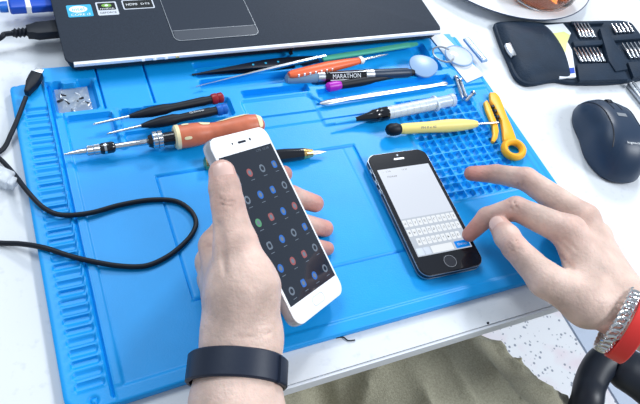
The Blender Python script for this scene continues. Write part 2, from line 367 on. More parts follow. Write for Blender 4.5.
    B = V.copy(); B[:, 2] = 0.0002
    I = np.arange(nx*ny).reshape(nx, ny)
    F = np.stack([I[:-1, :-1], I[1:, :-1], I[1:, 1:], I[:-1, 1:]], -1).reshape(-1, 4)
    per = np.concatenate([I[:-1, 0], I[-1, :-1], I[:0:-1, -1], I[0, :0:-1]])
    off = nx*ny; nb = len(per); VB = V[per].copy(); VB[:, 2] = .0003
    pn = np.roll(np.arange(nb), -1)
    SF = np.stack([per, off+np.arange(nb), off+pn, np.roll(per, -1)], -1)
    V = np.concatenate([V, VB]); Fl = F.tolist()+SF.tolist()+[(off+np.arange(nb))[::-1].tolist()]
    me = bpy.data.meshes.new('repair_mat'); me.from_pydata(V.tolist(), [], Fl); me.materials.append(M['silicone'])
    me.polygons.foreach_set('use_smooth', [True]*len(Fl)); me.update(); me.set_sharp_from_angle(angle=math.radians(55))
    o = bpy.data.objects.new('repair_mat', me); COL.objects.link(o)
    o['label'] = 'large bright blue silicone repair mat with trays, ladder strip and square grid'; o['category'] = 'mat'
repair_mat()

# ================================================================== LAPTOP
ZL = .024
LX0, LX1, LY0, LY1 = .0430, .4185, .2825, .53
KL = (ZL-.4255)/(.031-.4255)
def low(x, y): return .0094+(x-.0094)*KL, -.1509+(y+.1509)*KL
lap = thing('laptop', 'dark laptop with silver front rim, touchpad and stickers behind the blue mat', 'laptop', (.22, .4, .0))
def lpt(u, v): return PZ(u, v, ZL)
mb = MB()
op = rrect(LX1-LX0, LY1-LY0, .010, 6, (LX0+LX1)/2, (LY0+LY1)/2)
mb.prism(rrect(LX1-LX0-.004, LY1-LY0-.004, .010, 6, (LX0+LX1)/2, (LY0+LY1)/2), .0115, ZL-.0020, M['deck_dark'], bev=.0045, smooth=True)
op2 = rrect(LX1-LX0-.012, .2, .010, 6, (LX0+LX1)/2, .2+LY0+.04)
mb.build('base', lap)
mb = MB(); mb.prism(op, ZL-.0030, ZL, M['deck'], bev=.0010, smooth=True); mb.build('palm_rest', lap)
mb = MB(); mb.prism([(LX0+.006, LY0-.0013), (LX1-.004, LY0-.0013), (LX1-.004, LY0+.0022), (LX0+.006, LY0+.0022)], ZL-.0030, ZL+.0002, M['deck_edge'], bev=.0006, smooth=True); mb.build('front_rim', lap, label='bright silver front rim')
t0, t1 = lpt(171, 40), lpt(259, 33); tx0, tx1 = .137, .215
mb = MB(); mb.prism(rrect(.0805, .0625, .006, 5, *low(.176, .3225)), ZL, ZL+.0004, M['deck']); tp = mb.build('touchpad', lap)
mb = MB(); mb.prism(rrect(.0785, .0125, .003, 5, low(.176, .2985)[0], low(.176, .2985)[1]), ZL+.0003, ZL+.0007, mat('pad_button', (.045, .055, .075), .4)); mb.build('touchpad_button', lap, label='lighter touchpad button bar')
mb = MB(); mb.tube([(p[0], p[1], ZL+.0004) for p in rrect(.0805, .0625, .006, 5, *low(.176, .3225))], .00035, M['dull_steel'], 6, closed=True)
mb.tube([(*low(.136, .305), ZL+.0005), (*low(.216, .305), ZL+.0005)], .0003, M['dull_steel'], 6); mb.build('touchpad_outline', lap)
mb = MB()
for r_ in range(5):
    for c_ in range(15): mb.prism(rrect(.0155, .0155, .002, 3, .062+.0193*c_+.003*r_*0, .385+.019*r_), ZL, ZL+.002, M['deck_dark'])
mb.build('keyboard', lap)
for i in range(4):
    mb = MB(); c = np.array([.106+.010*i, LY0-.0018, ZL-.0015]); mb.box(c, (.0030, .0012, .0014), M['gold'] if i == 3 else M['ink'], bev=.0003); mb.build('status_light', lap)
for x, w_ in ((.395, .01), (.060, .01)):
    mb = MB(); mb.lathe((x, .30, .0082), (x, .30, .0120), [(0, .005), (.5, .006), (1, .006)], M['black_rubber']); mb.build('rubber_foot', lap)
c = PZ(291, 46, .019)
mb = MB(); mb.lathe(c+[0, -.002, -.004], c+[0, -.002, .004], [(0, .001), (.25, .0026), (.5, .0030), (.75, .0024), (1, .001)], M['black_gloss']); mb.lathe(c+[0, -.003, -.0085], c+[0, -.003, -.0035], [(0, .0008), (.4, .0022), (1, .0012)], M['black_gloss']); mb.build('lid_latch', lap, label='small black latch nub on the front rim')
# stickers
def sticker(x0, x1, y0, y1, base, name, lab):
    x0, y0 = low(x0, y0); x1, y1 = low(x1, y1)
    mb = MB(); mb.prism(rrect(x1-x0, y1-y0, .0012, 3, (x0+x1)/2, (y0+y1)/2), ZL, ZL+.0002, base)
    return mb, np.array([(x0+x1)/2, (y0+y1)/2, ZL+.0002]), np.array([1., 0, 0]), np.array([0, 1., 0])
mb, O, X, Y = sticker(.0535, .0745, .3325, .3485, M['sk_blue'], '', '')
pts = [(.0095*.82*math.cos(a), .0046*math.sin(a)) for a in np.linspace(0, 2*math.pi, 24, endpoint=False)]
mb.prism(pts, 0, .00008, M['ink'], O=O+[-.001, .0022, 0]); text_into(mb, 'intel', O+[-.001, .0022, .0001], X, Y, .0045, .0105, M['sk_blue'])
text_into(mb, 'CORE i3', O+[.0, -.0052, 0], X, Y, .0030, .0165, M['ink']); mb.build('processor_sticker', lap, label='light blue processor sticker')
mb, O, X, Y = sticker(.0785, .0965, .3325, .3505, M['sk_silver'], '', '')
mb.prism(rrect(.0155, .0100, .001, 3), 0, .0001, M['sk_black'], O=O+[0, .0028, 0])
mb.prism([(.0045*math.cos(a), .0024*math.sin(a)) for a in np.linspace(0, 2*math.pi, 16, endpoint=False)], 0, .0002, M['sk_green'], O=O+[0, .0040, 0])
mb.prism([(.0016*math.cos(a), .0012*math.sin(a)) for a in np.linspace(0, 2*math.pi, 12, endpoint=False)], 0, .0003, M['ink'], O=O+[0, .0040, 0])
text_into(mb, 'NVIDIA', O+[0, -.0005, .0001], X, Y, .0018, .0125, M['ink']); text_into(mb, 'GEFORCE', O+[0, -.0058, 0], X, Y, .0024, .0145, M['sk_black']); mb.build('graphics_sticker', lap, label='small silver and black square sticker')
mb, O, X, Y = sticker(.1015, .1295, .3385, .3515, M['sk_silver'], '', '')
mb.prism(rrect(.0262, .0112, .0008, 3), 0, .0001, M['sk_black'], O=O); text_into(mb, 'HDMI', O+[-.006, .0, .0001], X, Y, .0030, .0100, M['ink']); text_into(mb, 'DTS', O+[.0065, 0, .0001], X, Y, .0024, .0080, M['ink'])
mb.build('media_sticker', lap, label='black sticker with thin light border')

# black USB plug with cable, blue flash stick
def cable_plug():
    A = PZ(57, 29, .015); B = PZ(27, 32, .014)
    A = A+(A-B)*.15
    t = thing('usb_cable', 'black usb plug and lead going into the laptop side', 'cable', (A[0], A[1], 0))
    mb = MB(); x, y, z = frame(A-B); L_ = np.linalg.norm(A-B)
    mb.prism([(-.0080, 0), (.0080, 0), (.0080, L_*.70), (.0060, L_*.85), (.0050, L_), (-.0050, L_), (-.0060, L_*.85), (-.0080, L_*.70)][::1], -.0042, .0042, M['black_rubber'], O=A, axes=[x, -y, z], bev=.0012, smooth=True)
    mb.build('plug_body', t)
    mb = MB(); mb.box(A+y*.006, (.012, .016, .0045), M['dull_steel'], [x, y, z]); mb.build('plug_shell', t)
    mb = MB()
    C0 = B-y*.000; C1 = B-y*.012
    mb.lathe(C0, C1, [(0, .0042)]+[(k, (.0044 if i % 2 else .0030)) for i, k in enumerate(np.linspace(.1, .9, 7))]+[(1, .0030)], M['black_rubber'], 14); mb.build('strain_relief', t)
    mb = MB(); mb.tube(smooth_path([C1+y*.002, C1-y*.006, PZ(0, 38, .012), PZ(-25, 52, .004), PZ(-60, 70, .003)]), .0023, M['black_rubber']); mb.build('cable', t)
cable_plug()
A = PZ(53, 3, .015); B = PZ(4, 6, .015); x, y, z = frame(A-B); L_ = np.linalg.norm(A-B)
t = thing('flash_drive', 'blue usb stick with a white stripe in the laptop side', 'usb stick', (A[0], A[1], 0))
mb = MB(); mb.box((A+B)/2+y*.002, (.017, L_-.004, .008), M['usb_blue'], [x, y, z], bev=.002); mb.build('stick_body', t)
mb = MB(); mb.box((A*.48+B*.52), (.0174, .005, .0084), M['white'], [x, y, z], bev=.001); mb.build('stripe', t, label='white stripe')
mb = MB(); mb.box(A+y*.004, (.012, .010, .0045), M['dull_steel'], [x, y, z]); mb.build('usb_connector', t)
mb = MB(); mb.lathe(B-y*.004-z*.001, B+y*.003-z*.001, [(0, .0055), (.5, .0060), (1, .006)], M['blue_cap'], 16, sq=.7); mb.build('end_cap', t)

# ================================================================== LONG BLACK CABLE WITH MICRO PLUG
t = thing('charging_cable', 'thin black charging cable looping over the left of the blue mat', 'cable', PZ(40, 200, 0))
zc = .0100
P_ = [PZ(26, 97, .0125), PZ(18, 118, .0095), PZ(11, 134, .006), PZ(3, 149, .003), PZ(-14, 158, .0025), PZ(-14, 150, .003), PZ(0, 159, .004), PZ(14, 174, .006), PZ(28, 192, zc+.0005), PZ(44, 208, zc), PZ(62, 215, .010), PZ(90, 213, .0085), PZ(120, 205, .0075), PZ(150, 200, .007), PZ(175, 201, .007), PZ(190, 210, .007), PZ(196, 222, .007), PZ(192, 234, .007),
      PZ(180, 247, .007), PZ(165, 258, .007), PZ(145, 266, .007), PZ(120, 266, .0075), PZ(95, 262, .0085), PZ(70, 256, .0095), PZ(45, 248, .0095), PZ(22, 244, .006), PZ(0, 243, .0025), PZ(-40, 240, .0025)]
mb = MB(); mb.tube(smooth_path(P_, 8), .0019, M['black_rubber'], 10); mb.build('cable', t)
A = PZ(37.5, 74, .0145); B = PZ(28.5, 90, .0125); x, y, z = frame(B-A); L_ = np.linalg.norm(B-A)
mb = MB(); mb.prism([(-.0046, 0), (.0046, 0), (.0050, L_*.3), (.0046, L_*.62), (.0026, L_), (.0019, L_*1.2), (-.0019, L_*1.2), (-.0026, L_), (-.0046, L_*.62), (-.0050, L_*.3)], -.0042, .0036, M['black_rubber'], O=A, axes=[x, y, z], bev=.0013, smooth=True); mb.build('plug_body', t)
mb = MB(); mb.box(A-y*.0025, (.007, .006, .0022), M['dull_steel'], [x, y, z], bev=.0004); mb.build('micro_plug', t)
# clear plastic connector at the left edge
A = PZ(-10, 172, .006); B = PZ(18, 184, .006); x, y, z = frame(B-A); L_ = np.linalg.norm(B-A)
t = thing('clear_plug', 'clear white plastic plug on the table at the far left', 'plug', (A[0], A[1], 0))
mb = MB(); mb.box(A+y*L_*.38, (.013, L_*.78, .010), M['clear'], [x, y, z], bev=.002); mb.build('housing', t)
mb = MB(); mb.box(A+y*L_*.82+x*.001, (.008, L_*.25, .007), M['clear'], [x, y, z], bev=.001); mb.build('nose', t)
mb = MB(); [mb.rod(A+y*L_*.3+x*k, A+y*L_*.93+x*k, .0009, M['dull_steel']) for k in (-.002, .0035)]; mb.build('contact', t)

# ================================================================== TOOLS ON THE MAT
def tool(name, label, cat, u0, v0, u1, v1, z0=.008, z1=None, group=None):
    z1 = z0 if z1 is None else z1; A = PZ(u0, v0, z0); B = PZ(u1, v1, z1)
    return thing(name, label, cat, ((A+B)/2*[1, 1, 0])+[0, 0, min(z0, z1)], group), A, B
mm = .001
# big ratchet driver with the orange handle
t, A, B = tool('ratchet_screwdriver', 'large screwdriver with orange handle with cream patches and knurled chuck', 'screwdriver', 64, 154.5, 264, 124, .0125, .0190)
def at(k): return A+(B-A)*k
mb = MB(); mb.lathe(at(0), at(.115), [(0, .0006), (.25, .0015), (.6, .0023), (1, .0024)], M['steel'], 12); mb.build('bit', t)
mb = MB(); mb.lathe(at(.10), at(.165), [(0, .0026), (.1, .0040), (.5, .0040), (.55, .0034), (.6, .0042), (1, .0042)], M['steel'], 24, flutes=1, fd=.10); mb.build('bit_holder', t)
mb = MB(); mb.lathe(at(.165), at(.235), [(0, .0038), (.15, .0046), (.85, .0046), (1, .0036)], M['black_gloss'], 20); mb.lathe(at(.185), at(.196), [(0, .0048), (1, .0048)], M['steel'], 20); mb.build('collar', t, label='black collar')
mb = MB(); mb.rod(at(.23), at(.41), .0026, M['steel'], 16); mb.build('shaft', t)
mb = MB(); mb.lathe(at(.395), at(.415), [(0, .0045), (1, .0058)], M['black_gloss'], 20); mb.lathe(at(.415), at(.47), [(0, .0060), (.1, .0074), (.45, .0074), (.5, .0062), (.55, .0074), (.9, .0074), (1, .006)], M['steel'], 36, flutes=1, fd=.07)
mb.lathe(at(.47), at(.53), [(0, .0052), (1, .0056)], M['black_gloss'], 20); mb.build('chuck', t)
mb = MB(); mb.lathe(at(.525), at(.55), [(0, .0085), (.3, .0100), (1, .0102)], M['cream'], 28); mb.build('ferrule', t, label='cream ferrule')
mb = MB(); hp = [(.0, .0094), (.08, .0100), (.22, .0096), (.36, .0078), (.46, .0076), (.62, .0094), (.78, .0104), (.90, .0094), (.97, .0068), (1.0, .003)]
hp = [(q, np.interp(q, [a for a, b in hp], [b for a, b in hp])) for q in np.linspace(0, 1, 32)]
mb.lathe(at(.545), at(1.), hp, M['orange_wood'], 32, flutes=0); mb.build('handle', t)
x, y, z = frame(B-A)
def patch(k0, k1, a0, a1, m, nm, lab, lift=.0004):
    mb = MB(); V = []; F = []; n = 12; q = 6
    for i in range(n+1):
        k = k0+(k1-k0)*i/n; r = np.interp((k-.545)/.455, [a for a, b in hp], [b for a, b in hp])+lift; sh = math.sqrt(max(0, 1-(2*i/n-1)**4))
        for j in range(q+1):
            a = (a0+a1)/2+(a1-a0)/2*sh*(2*j/q-1); V.append(at(k)+x*r*math.cos(a)+z*r*math.sin(a))
    for i in range(n):
        for j in range(q): F.append([i*(q+1)+j, i*(q+1)+j+1, (i+1)*(q+1)+j+1, (i+1)*(q+1)+j])
    mb.add(V, F, m); mb.build(nm, t, label=lab)
patch(.655, .715, 1.75, 2.75, M['cream'], 'grip_patch', 'cream grip patch'); patch(.745, .93, 2.0, 2.8, M['cream'], 'grip_patch', 'long cream grip patch'); patch(.955, .985, .6, 2.9, M['cream'], 'grip_patch', 'cream end patch')
patch(.565, .605, 1.9, 2.2, M['cream'], 'grip_patch', 'small cream grip mark'); patch(.565, .605, .55, .8, M['cream'], 'grip_patch', 'small cream grip mark')

def small_driver(lbl, tip, h0, h1, z, cap, caplab):
    t = thing('screwdriver', lbl, 'screwdriver', PZ(*h0, z))
    A = PZ(*tip, z-.003); B = PZ(*h0, z); C = PZ(*h1, z)
    mb = MB(); mb.lathe(A, B+(B-A)*.1, [(0, .0004), (.08, .0011), (1, .0013)], M['steel'], 12); mb.build('shaft', t)
    mb = MB(); mb.lathe(B, C, [(0, .0016), (.10, .0030), (.25, .0044), (.42, .0046), (.5, .0034), (.9, .0040), (.93, .0036), (1, .0036)], M['black_rubber'], 20, flutes=1, fd=.05); mb.build('handle', t)
    D = C+(C-B)*.14
    mb = MB(); mb.lathe(C-(C-B)*.01, D, [(0, .0040), (.15, .0049), (.45, .0049), (.5, .0040), (.6, .0047), (.9, .0047), (1, .0034)], cap, 20); mb.build('end_cap', t, label=caplab)
    text_into(MB(), 'x', (0, 0, 0), (1, 0, 0), (0, 1, 0), .001, .001, M['ink']); return t, B, C
small_driver('thin black screwdriver with a dark red cap', (93, 124.5), (129, 116.5), (212, 99.5), .0135, M['red'], 'dark red swivel cap')
t, B, C = small_driver('thin black screwdriver with a blue cap below the red capped one', (107, 134), (141, 126), (217, 110.5), .0130, M['blue_cap'], 'blue swivel cap')
x, y, z = frame(C-B); mb = MB(); text_into(mb, 'Q.Screw', B+(C-B)*.72+z*.0039, y, -x if np.dot(-x, (0, 1, 0)) > 0 else x, .002, .013, M['ink'], .0002); mb.build('lettering', t, label='small white lettering')

# tweezers
def tweezers(lbl, tipa, tipb, end, zt, ze, m, holes=False, ws=1.):
    t = thing('tweezers', lbl, 'tweezers', PZ(*end, 0)+[0, 0, zt])
    E = PZ(*end, ze)
    for i, tp in enumerate((tipa, tipb)):
        A = PZ(*tp, zt); x, y, z = frame(E-A); n = 14; V = []; F = []; L_ = np.linalg.norm(E-A)
        prof = [(0, .0003), (.12, .0009), (.35, .0022), (.6, .0042), (.85, .0042), (1, .0030)]
        for q in range(n+1):
            k = q/n; wv = ws*np.interp(k, [a for a, b in prof], [b for a, b in prof]); off = (1 if i else -1)*.0032*math.sin(math.pi*k)*.8*min(1, ws)
            c = A+(E-A)*k+z*off
            V += [c-x*wv-z*.0006, c+x*wv-z*.0006, c+x*wv+z*.0006, c-x*wv+z*.0006]
        for q in range(n):
            for j in range(4): F.append([q*4+j, q*4+(j+1) % 4, q*4+4+(j+1) % 4, q*4+4+j])
        F += [[0, 1, 2, 3], [n*4+3, n*4+2, n*4+1, n*4]]
        mb = MB(); mb.add(V, F, m, False)
        if holes and i:
            for k in (.46, .56, .66): c = A+(E-A)*k+z*(.0032*.8*math.sin(math.pi*k)+.0007); mb.lathe(c, c+z*.0003, [(0, .0011), (1, .0011)], M['sk_blue'], 12)
        mb.build('arm', t)
    return t
tweezers('black tweezers with three small holes lying in the top tray', (192, 74.5), (192, 75), (318, 59), .0095, .0085, M['dark_plastic'], True, ws=1.25)
tweezers('silver tweezers lying across the black ones', (196, 86.5), (196, 87), (326, 55.5), .0120, .0150, M['steel'], ws=.30)
# green plastic spudger
A = PZ(322, 59, .009); B = PZ(409, 45, .009); x, y, z = frame(B-A)
mb = MB(); mb.box((A+B)/2, (.0062, np.linalg.norm(B-A), .003), M['green'], [x, y, z], bev=.001); L_ = np.linalg.norm(B-A)
mb.prism([(-.0031, 0), (.0031, 0), (.0015, .012), (-.0015, .012)], -.0015, .0006, M['green'], O=B-y*.001, axes=[x, y, z])
solo(mb, 'spudger', 'flat pale green plastic spudger against the top tray wall', 'pry tool')
# orange handle driver
t, A, B = tool('screwdriver', 'small screwdriver with orange dotted handle lying over the marker', 'screwdriver', 289, 75, 360, 60.5, .0155, .0125)
mb = MB(); mb.lathe(A, B, [(0, .0030), (.05, .0044), (.3, .0054), (.55, .0060), (.8, .0050), (.95, .0040), (1, .0030)], M['orange'], 24, sq=.75); mb.build('handle', t)
x, y, z = frame(B-A)
for i in range(7):
    k = .1+.075*i; r = .0046+.0012*min(1, k/.4)-.0006; a = -.35; c = A+(B-A)*k + (x*r*math.cos(.35)+z*r*.75*math.sin(.35))*(1 if x[1] < 0 else 1)
    mb = MB(); mb.lathe(c-z*.0010, c+z*.0012, [(0, .0011), (1, .0009)], M['ink'], 10); mb.build('grip_dot', t, label='white grip dot')
mb = MB(); mb.lathe(B-y*.001, B+y*.005, [(0, .0042), (.5, .0046), (1, .0022)], M['white'], 20, sq=.8); mb.build('ferrule', t, label='white ferrule')
mb = MB(); mb.lathe(B+y*.004, PZ(388, 54, .0105), [(0, .0015), (.7, .0013), (1, .0003)], M['steel'], 12); mb.build('shaft', t)
# marker
t, A, B = tool('marker_pen', 'black marker pen with clear cap, silver bands and white lettering', 'marker', 285, 79, 414, 72.5, .0100, .0100)
mb = MB(); mb.lathe(at(0), at(.245), [(0, .002), (.05, .0045), (.2, .0052), (1, .0052)], M['clear_blue'], 24); mb.lathe(at(.02), at(.24), [(0, .0028), (1, .0032)], M['ink'], 16); mb.build('cap', t, label='translucent blue grey cap')
mb = MB(); mb.lathe(at(.235), at(.285), [(0, .0056), (1, .0056)], M['dull_steel'], 24); mb.build('band', t, label='silver band')
mb = MB(); mb.lathe(at(.28), at(.61), [(0, .0053), (1, .0053)], M['black_gloss'], 28); mb.build('barrel', t)
mb = MB(); mb.lathe(at(.60), at(.665), [(0, .0056), (1, .0056)], M['dull_steel'], 24); mb.build('band', t, label='silver band')
mb = MB(); mb.lathe(at(.66), at(.97), [(0, .0054), (.9, .0050), (1, .0036)], M['mouse'], 24); mb.lathe(at(.95), at(1.), [(0, .0036), (.7, .0036), (1, .0028)], M['black_rubber'], 16); mb.build('rear_barrel', t)
x, y, z = frame(B-A)
up_ = z; yy = np.cross(up_, y)
vd = unit(CP-at(.45)); nrm = unit(vd-y*np.dot(vd, y)); yy = np.cross(nrm, y)
mb = MB(); text_into(mb, 'MARATHON', at(.445)+nrm*.00545, y, yy, .0042, .0290, M['ink'], .0001)
for s_ in (-1, 1):
    mb.box(at(.445)+nrm*.0051+yy*s_*.0035, (.034, .0006, .0008), M['ink'], [y, yy, nrm])
mb.build('lettering', t, label='white lettering between two thin lines')
# black screwdriver with magenta end
t, A, B = tool('screwdriver', 'black screwdriver with a magenta end, below the marker', 'screwdriver', 326, 87.5, 412, 73, .0082, .0075)
mb = MB(); mb.lathe(at(0), at(.17), [(0, .0022), (.15, .0045), (.6, .0048), (.9, .0040), (1, .0036)], M['magenta'], 20); mb.build('end_cap', t, label='magenta end cap')
mb = MB(); mb.lathe(at(.16), at(.9), [(0, .0040), (.3, .0046), (.8, .0036), (1, .0020)], M['black_rubber'], 20); mb.build('handle', t)
mb = MB(); mb.lathe(at(.88), at(1.05), [(0, .0012), (1, .0010)], M['steel'], 12); mb.build('shaft', t)
# grey pick
c = PZ(423, 67, .011); pts = []
for a in np.linspace(0, 2*math.pi, 40, endpoint=False):
    r = .0150*(1+.04*math.cos(3*(a-1.9))); pts.append((r*math.cos(a), r*.98*math.sin(a)))
tilt = np.array(Euler((.05, -.10, .2)).to_matrix()).T
mb = MB(); mb.prism(pts, -.0012, .0012, M['pick'], O=c+[0, 0, .0012], axes=tilt, bev=.0007, smooth=True); solo(mb, 'opening_pick', 'rounded grey blue opening pick at the right end of the tray', 'pick')
# wavy metal spudger
P_ = smooth_path([PZ(320, 103.5, .010), PZ(345, 99, .0105), PZ(380, 93.5, .0105), PZ(415, 88, .0105), PZ(432, 85.5, .0105), PZ(447, 83, .0100)], 5)
rr = [np.interp(i/(len(P_)-1), [0, .06, .2, .6, .85, .93, .97, 1], [.0010, .0030, .0024, .0026, .0018, .0026, .0030, .0016]) for i in range(len(P_))]
mb = MB(); mb.tube(P_, rr, M['dull_steel'], 12, flat=.35); solo(mb, 'metal_spudger', 'long thin steel spudger in the narrow tray', 'pry tool')
# syringe
t, A, B = tool('syringe', 'clear syringe of white paste with a black nose cap', 'syringe', 335, 123.5, 453, 100, .0110, .0135)
mb = MB(); mb.lathe(at(0), at(.16), [(0, .0009), (.6, .0014), (1, .0020)], M['needle'], 12); mb.build('needle', t, label='light blue dispensing tip')
mb = MB(); mb.lathe(at(.14), at(.42), [(0, .0014), (.25, .0030), (.5, .0046), (.6, .0060), (.72, .0064), (.76, .0056), (.8, .0066), (1, .0066)], M['black_gloss'], 24, flutes=1, fd=.04); mb.build('nose_cap', t)
mb = MB(); mb.lathe(at(.41), at(.83), [(0, .0062), (1, .0062)], M['barrel'], 28)
for k in np.linspace(.46, .74, 6): mb.lathe(at(k), at(k+.0022), [(0, .00625), (1, .00625)], M['sk_silver'], 24)
mb.build('barrel', t)
mb = MB(); mb.lathe(at(.425), at(.76), [(0, .0052), (1, .0052)], M['paste'], 20); mb.build('paste', t)
x, y, z = frame(B-A); mb = MB(); mb.prism(rrect(.016, .012, .005, 5), -.001, .001, M['barrel'], O=at(.835), axes=[x, z, -y]); mb.build('finger_flange', t)
mb = MB(); mb.lathe(at(.76), at(.985), [(0, .0058), (1, .0058)], M['barrel'], 20); mb.lathe(at(.97), at(1.0), [(0, .0064), (1, .0068)], M['barrel'], 24); mb.build('plunger', t)
# yellow handled driver
t, A, B = tool('screwdriver', 'pale yellow screwdriver with a round black end cap', 'screwdriver', 386, 130, 498, 122.5, .0140, .0110)
mb = MB(); mb.lathe(at(0), at(.125), [(0, .0018), (.12, .0044), (.35, .0058), (.7, .0058), (.92, .0048), (1, .0036)], M['black_rubber'], 24); mb.build('end_cap', t, label='round black end cap')
mb = MB(); hp2 = [(0, .0044), (.06, .0052), (.35, .0054), (.6, .0064), (.8, .0058), (.95, .0042), (1, .0030)]; mb.lathe(at(.115), at(.80), hp2, M['pale_yellow'], 28, flutes=1, fd=.04); mb.build('handle', t)
mb = MB(); mb.lathe(at(.79), at(1.), [(0, .0013), (1, .0011)], M['steel'], 12); mb.build('shaft', t)
vd = unit(CP-at(.35)); x, y, z = frame(B-A); nrm = unit(vd-y*np.dot(vd, y)); yy = np.cross(nrm, y)
mb = MB(); text_into(mb, 'PH 0 x 40', at(.34)+nrm*.0054, y, yy, .0022, .016, M['keytext'], .0002); mb.build('lettering', t, label='tiny dark lettering')
# yellow punch-down stripper
t = thing('cable_stripper', 'yellow plastic cable stripper with a finger ring', 'cable stripper', PZ(507, 128, .0062))
zb, zt_ = .0062, .0110
def pxy(L, z=.0095): return [tuple(PZ(u, v, z)[:2]) for u, v in L]
mb = MB(); mb.prism(pxy([(489.5, 93), (495, 93), (499, 97), (503, 106), (507, 117), (512, 128), (516, 139), (513, 142), (505, 143), (503, 139), (502.5, 131), (501, 121), (497, 113), (494, 107), (490, 101)]), zb, zt_, M['yellow'], bev=.0013, smooth=True); mb.build('body', t)
rc = PZ(514, 150.5, .011); x2 = PZ(524, 150.5, .011)
ring = []
for a in np.linspace(0, 2*math.pi, 36, endpoint=False): ring.append(np.append(PZ(513.5+9.2*math.cos(a)*1.0+2.0*math.sin(a)*.3, 149.5+7.6*math.sin(a)+1.2*math.cos(a), .0105)[:2], .0105))
mb = MB(); mb.tube(ring, .0034, M['yellow'], 10, closed=True, flat=1.15); mb.build('finger_ring', t)
mb = MB(); mb.prism(pxy([(484, 102), (487, 100), (490.5, 106), (494, 115), (497.5, 123), (499, 131), (497.5, 138), (494.5, 142), (491.5, 141), (493, 134), (492.5, 126), (489, 117), (486, 110)]), zb, zt_-.001, M['yellow'], bev=.0010, smooth=True)
mb.build('lever', t)
mb = MB()
for u, v in ((491, 106.5), (493.5, 111), (496, 117)): mb.prism(pxy([(u, v), (u+2.2, v-.8), (u+3, v+1.2), (u+.8, v+2)]), zt_-.003, zt_+.0003, M['dark_plastic'])
mb.build('blade_slot', t, label='dark blade slots')
# pen under the phone
t, A, B = tool('pen', 'black pen with brass trim lying under the white phone', 'pen', 204, 163.5, 326, 151.5, .0098, .0098)
mb = MB(); mb.lathe(at(.02), at(.80), [(0, .0046), (.05, .0056), (.8, .0060), (1, .0050)], M['black_gloss'], 24); mb.build('barrel', t)
mb = MB(); mb.lathe(at(.0), at(.035), [(0, .003), (.3, .0054), (1, .0054)], M['gold'], 24); mb.build('end_ring', t, label='brass end ring')
mb = MB(); mb.lathe(at(.79), at(.88), [(0, .0050), (.3, .0050), (.35, .0042), (.4, .0046), (1, .0034)], M['gold'], 24); mb.build('grip', t, label='brass grip')
mb = MB(); mb.lathe(at(.88), at(1.0), [(0, .0028), (.5, .0020), (1, .0003)], M['dull_steel'], 12, sq=.5); mb.build('nib', t, label='steel nib')
# screws
for i, (a, b) in enumerate((((455.5, 76.5), (462.5, 98)), ((460, 79.5), (466, 97)), ((473.5, 93), (465.5, 101)))):
    A = PZ(*a, .0100); B = PZ(*b, .0095); L_ = np.linalg.norm(B-A)
    t = thing('screw', ('long steel screw nearest the narrow tray', 'long steel screw just right of the first one', 'short steel screw near the yellow stripper')[i], 'screw', (A+B)/2*[1, 1, 0]+[0, 0, .006])
    mb = MB(); mb.lathe(A, A+(B-A)*.09, [(0, .0016), (.3, .0030), (1, .0030)], M['steel'], 16); mb.build('screw_head', t)
    mb = MB(); mb.lathe(A+(B-A)*.08, B, [(0, .0014)]+[(k, .0017 if j % 2 else .0013) for j, k in enumerate(np.linspace(.1, .95, 24))]+[(1, .0006)], M['dull_steel'], 12); mb.build('thread', t)
# baggie of parts
def baggie():
    t = thing('plastic_bag', 'small clear zip bag of tiny parts in the upper left compartment', 'bag', (.046, .262, .003))
    n, m_ = 26, 22; V = []; F = []
    for i in range(n+1):
        for j in range(m_+1):
            a, b = i/n, j/m_; e = min(1, 6*min(a, 1-a, b, 1-b)); zz = .0040+.0022*e+.0011*e*(math.sin(a*9+b*7)+math.sin(b*11-a*8))*.5
            V.append((.0305+.0265*a, .247+.028*b, zz))
    for i in range(n):
        for j in range(m_): k = i*(m_+1)+j; F.append([k, k+m_+1, k+m_+2, k+1])
    o = len(V); V2 = [(p[0], p[1], .0034) for p in V]; F2 = [[q+o for q in f[::-1]] for f in F]
    mb = MB(); mb.add(V+V2, F+F2, M['bag']); mb.build('film', t)
    mb = MB(); rnd = random.Random(3)
    for k in range(14):
        c = np.array([.034+.022*rnd.random(), .249+.016*rnd.random(), .0052]); a = rnd.random()*6
        mb.rod(c, c+[.005*math.cos(a), .005*math.sin(a), .0005], .0010, M['black_rubber'] if k % 2 else M['dull_steel'])
    mb.build('parts', t, kind='stuff', label='tiny metal parts in the bag')
baggie()
# white card with a ring and a round lens
O_ = lambda u, v, z: PZ(u, v, z)
mb = MB(); mb.prism([tuple(O_(u, v, .0092)[:2]) for u, v in ((429, 35), (441, 32), (484, 75), (467, 82.5))], .0083, .0092, M['paper']); 
solo(mb, 'white_card', 'slim white card at the top right corner of the mat', 'card')
c = O_(459, 56, .0115); t = thing('suction_lens', 'round clear plastic disc lying on the white card', 'lens', c-[0, 0, .002])
mb = MB(); mb.lathe(c-[0, 0, .0018], c+[0, 0, .0022], [(0, .0150), (.3, .0158), (.6, .0150), (1, .010)], M['clear'], 36); mb.build('disc', t)
mb = MB(); mb.tube([c+[.0152*math.cos(a), .0152*math.sin(a), .0004] for a in np.linspace(0, 2*math.pi, 40, endpoint=False)], .0008, M['pick'], 8, closed=True); mb.build('rim', t)
c = O_(443, 55, .0115); mb = MB(); mb.tube([c+[.0115*math.cos(a), .0115*math.sin(a), .001] for a in np.linspace(0, 2*math.pi, 36, endpoint=False)], .0010, M['dull_steel'], 8, closed=True); solo(mb, 'key_ring', 'thin steel ring beside the clear disc', 'ring')
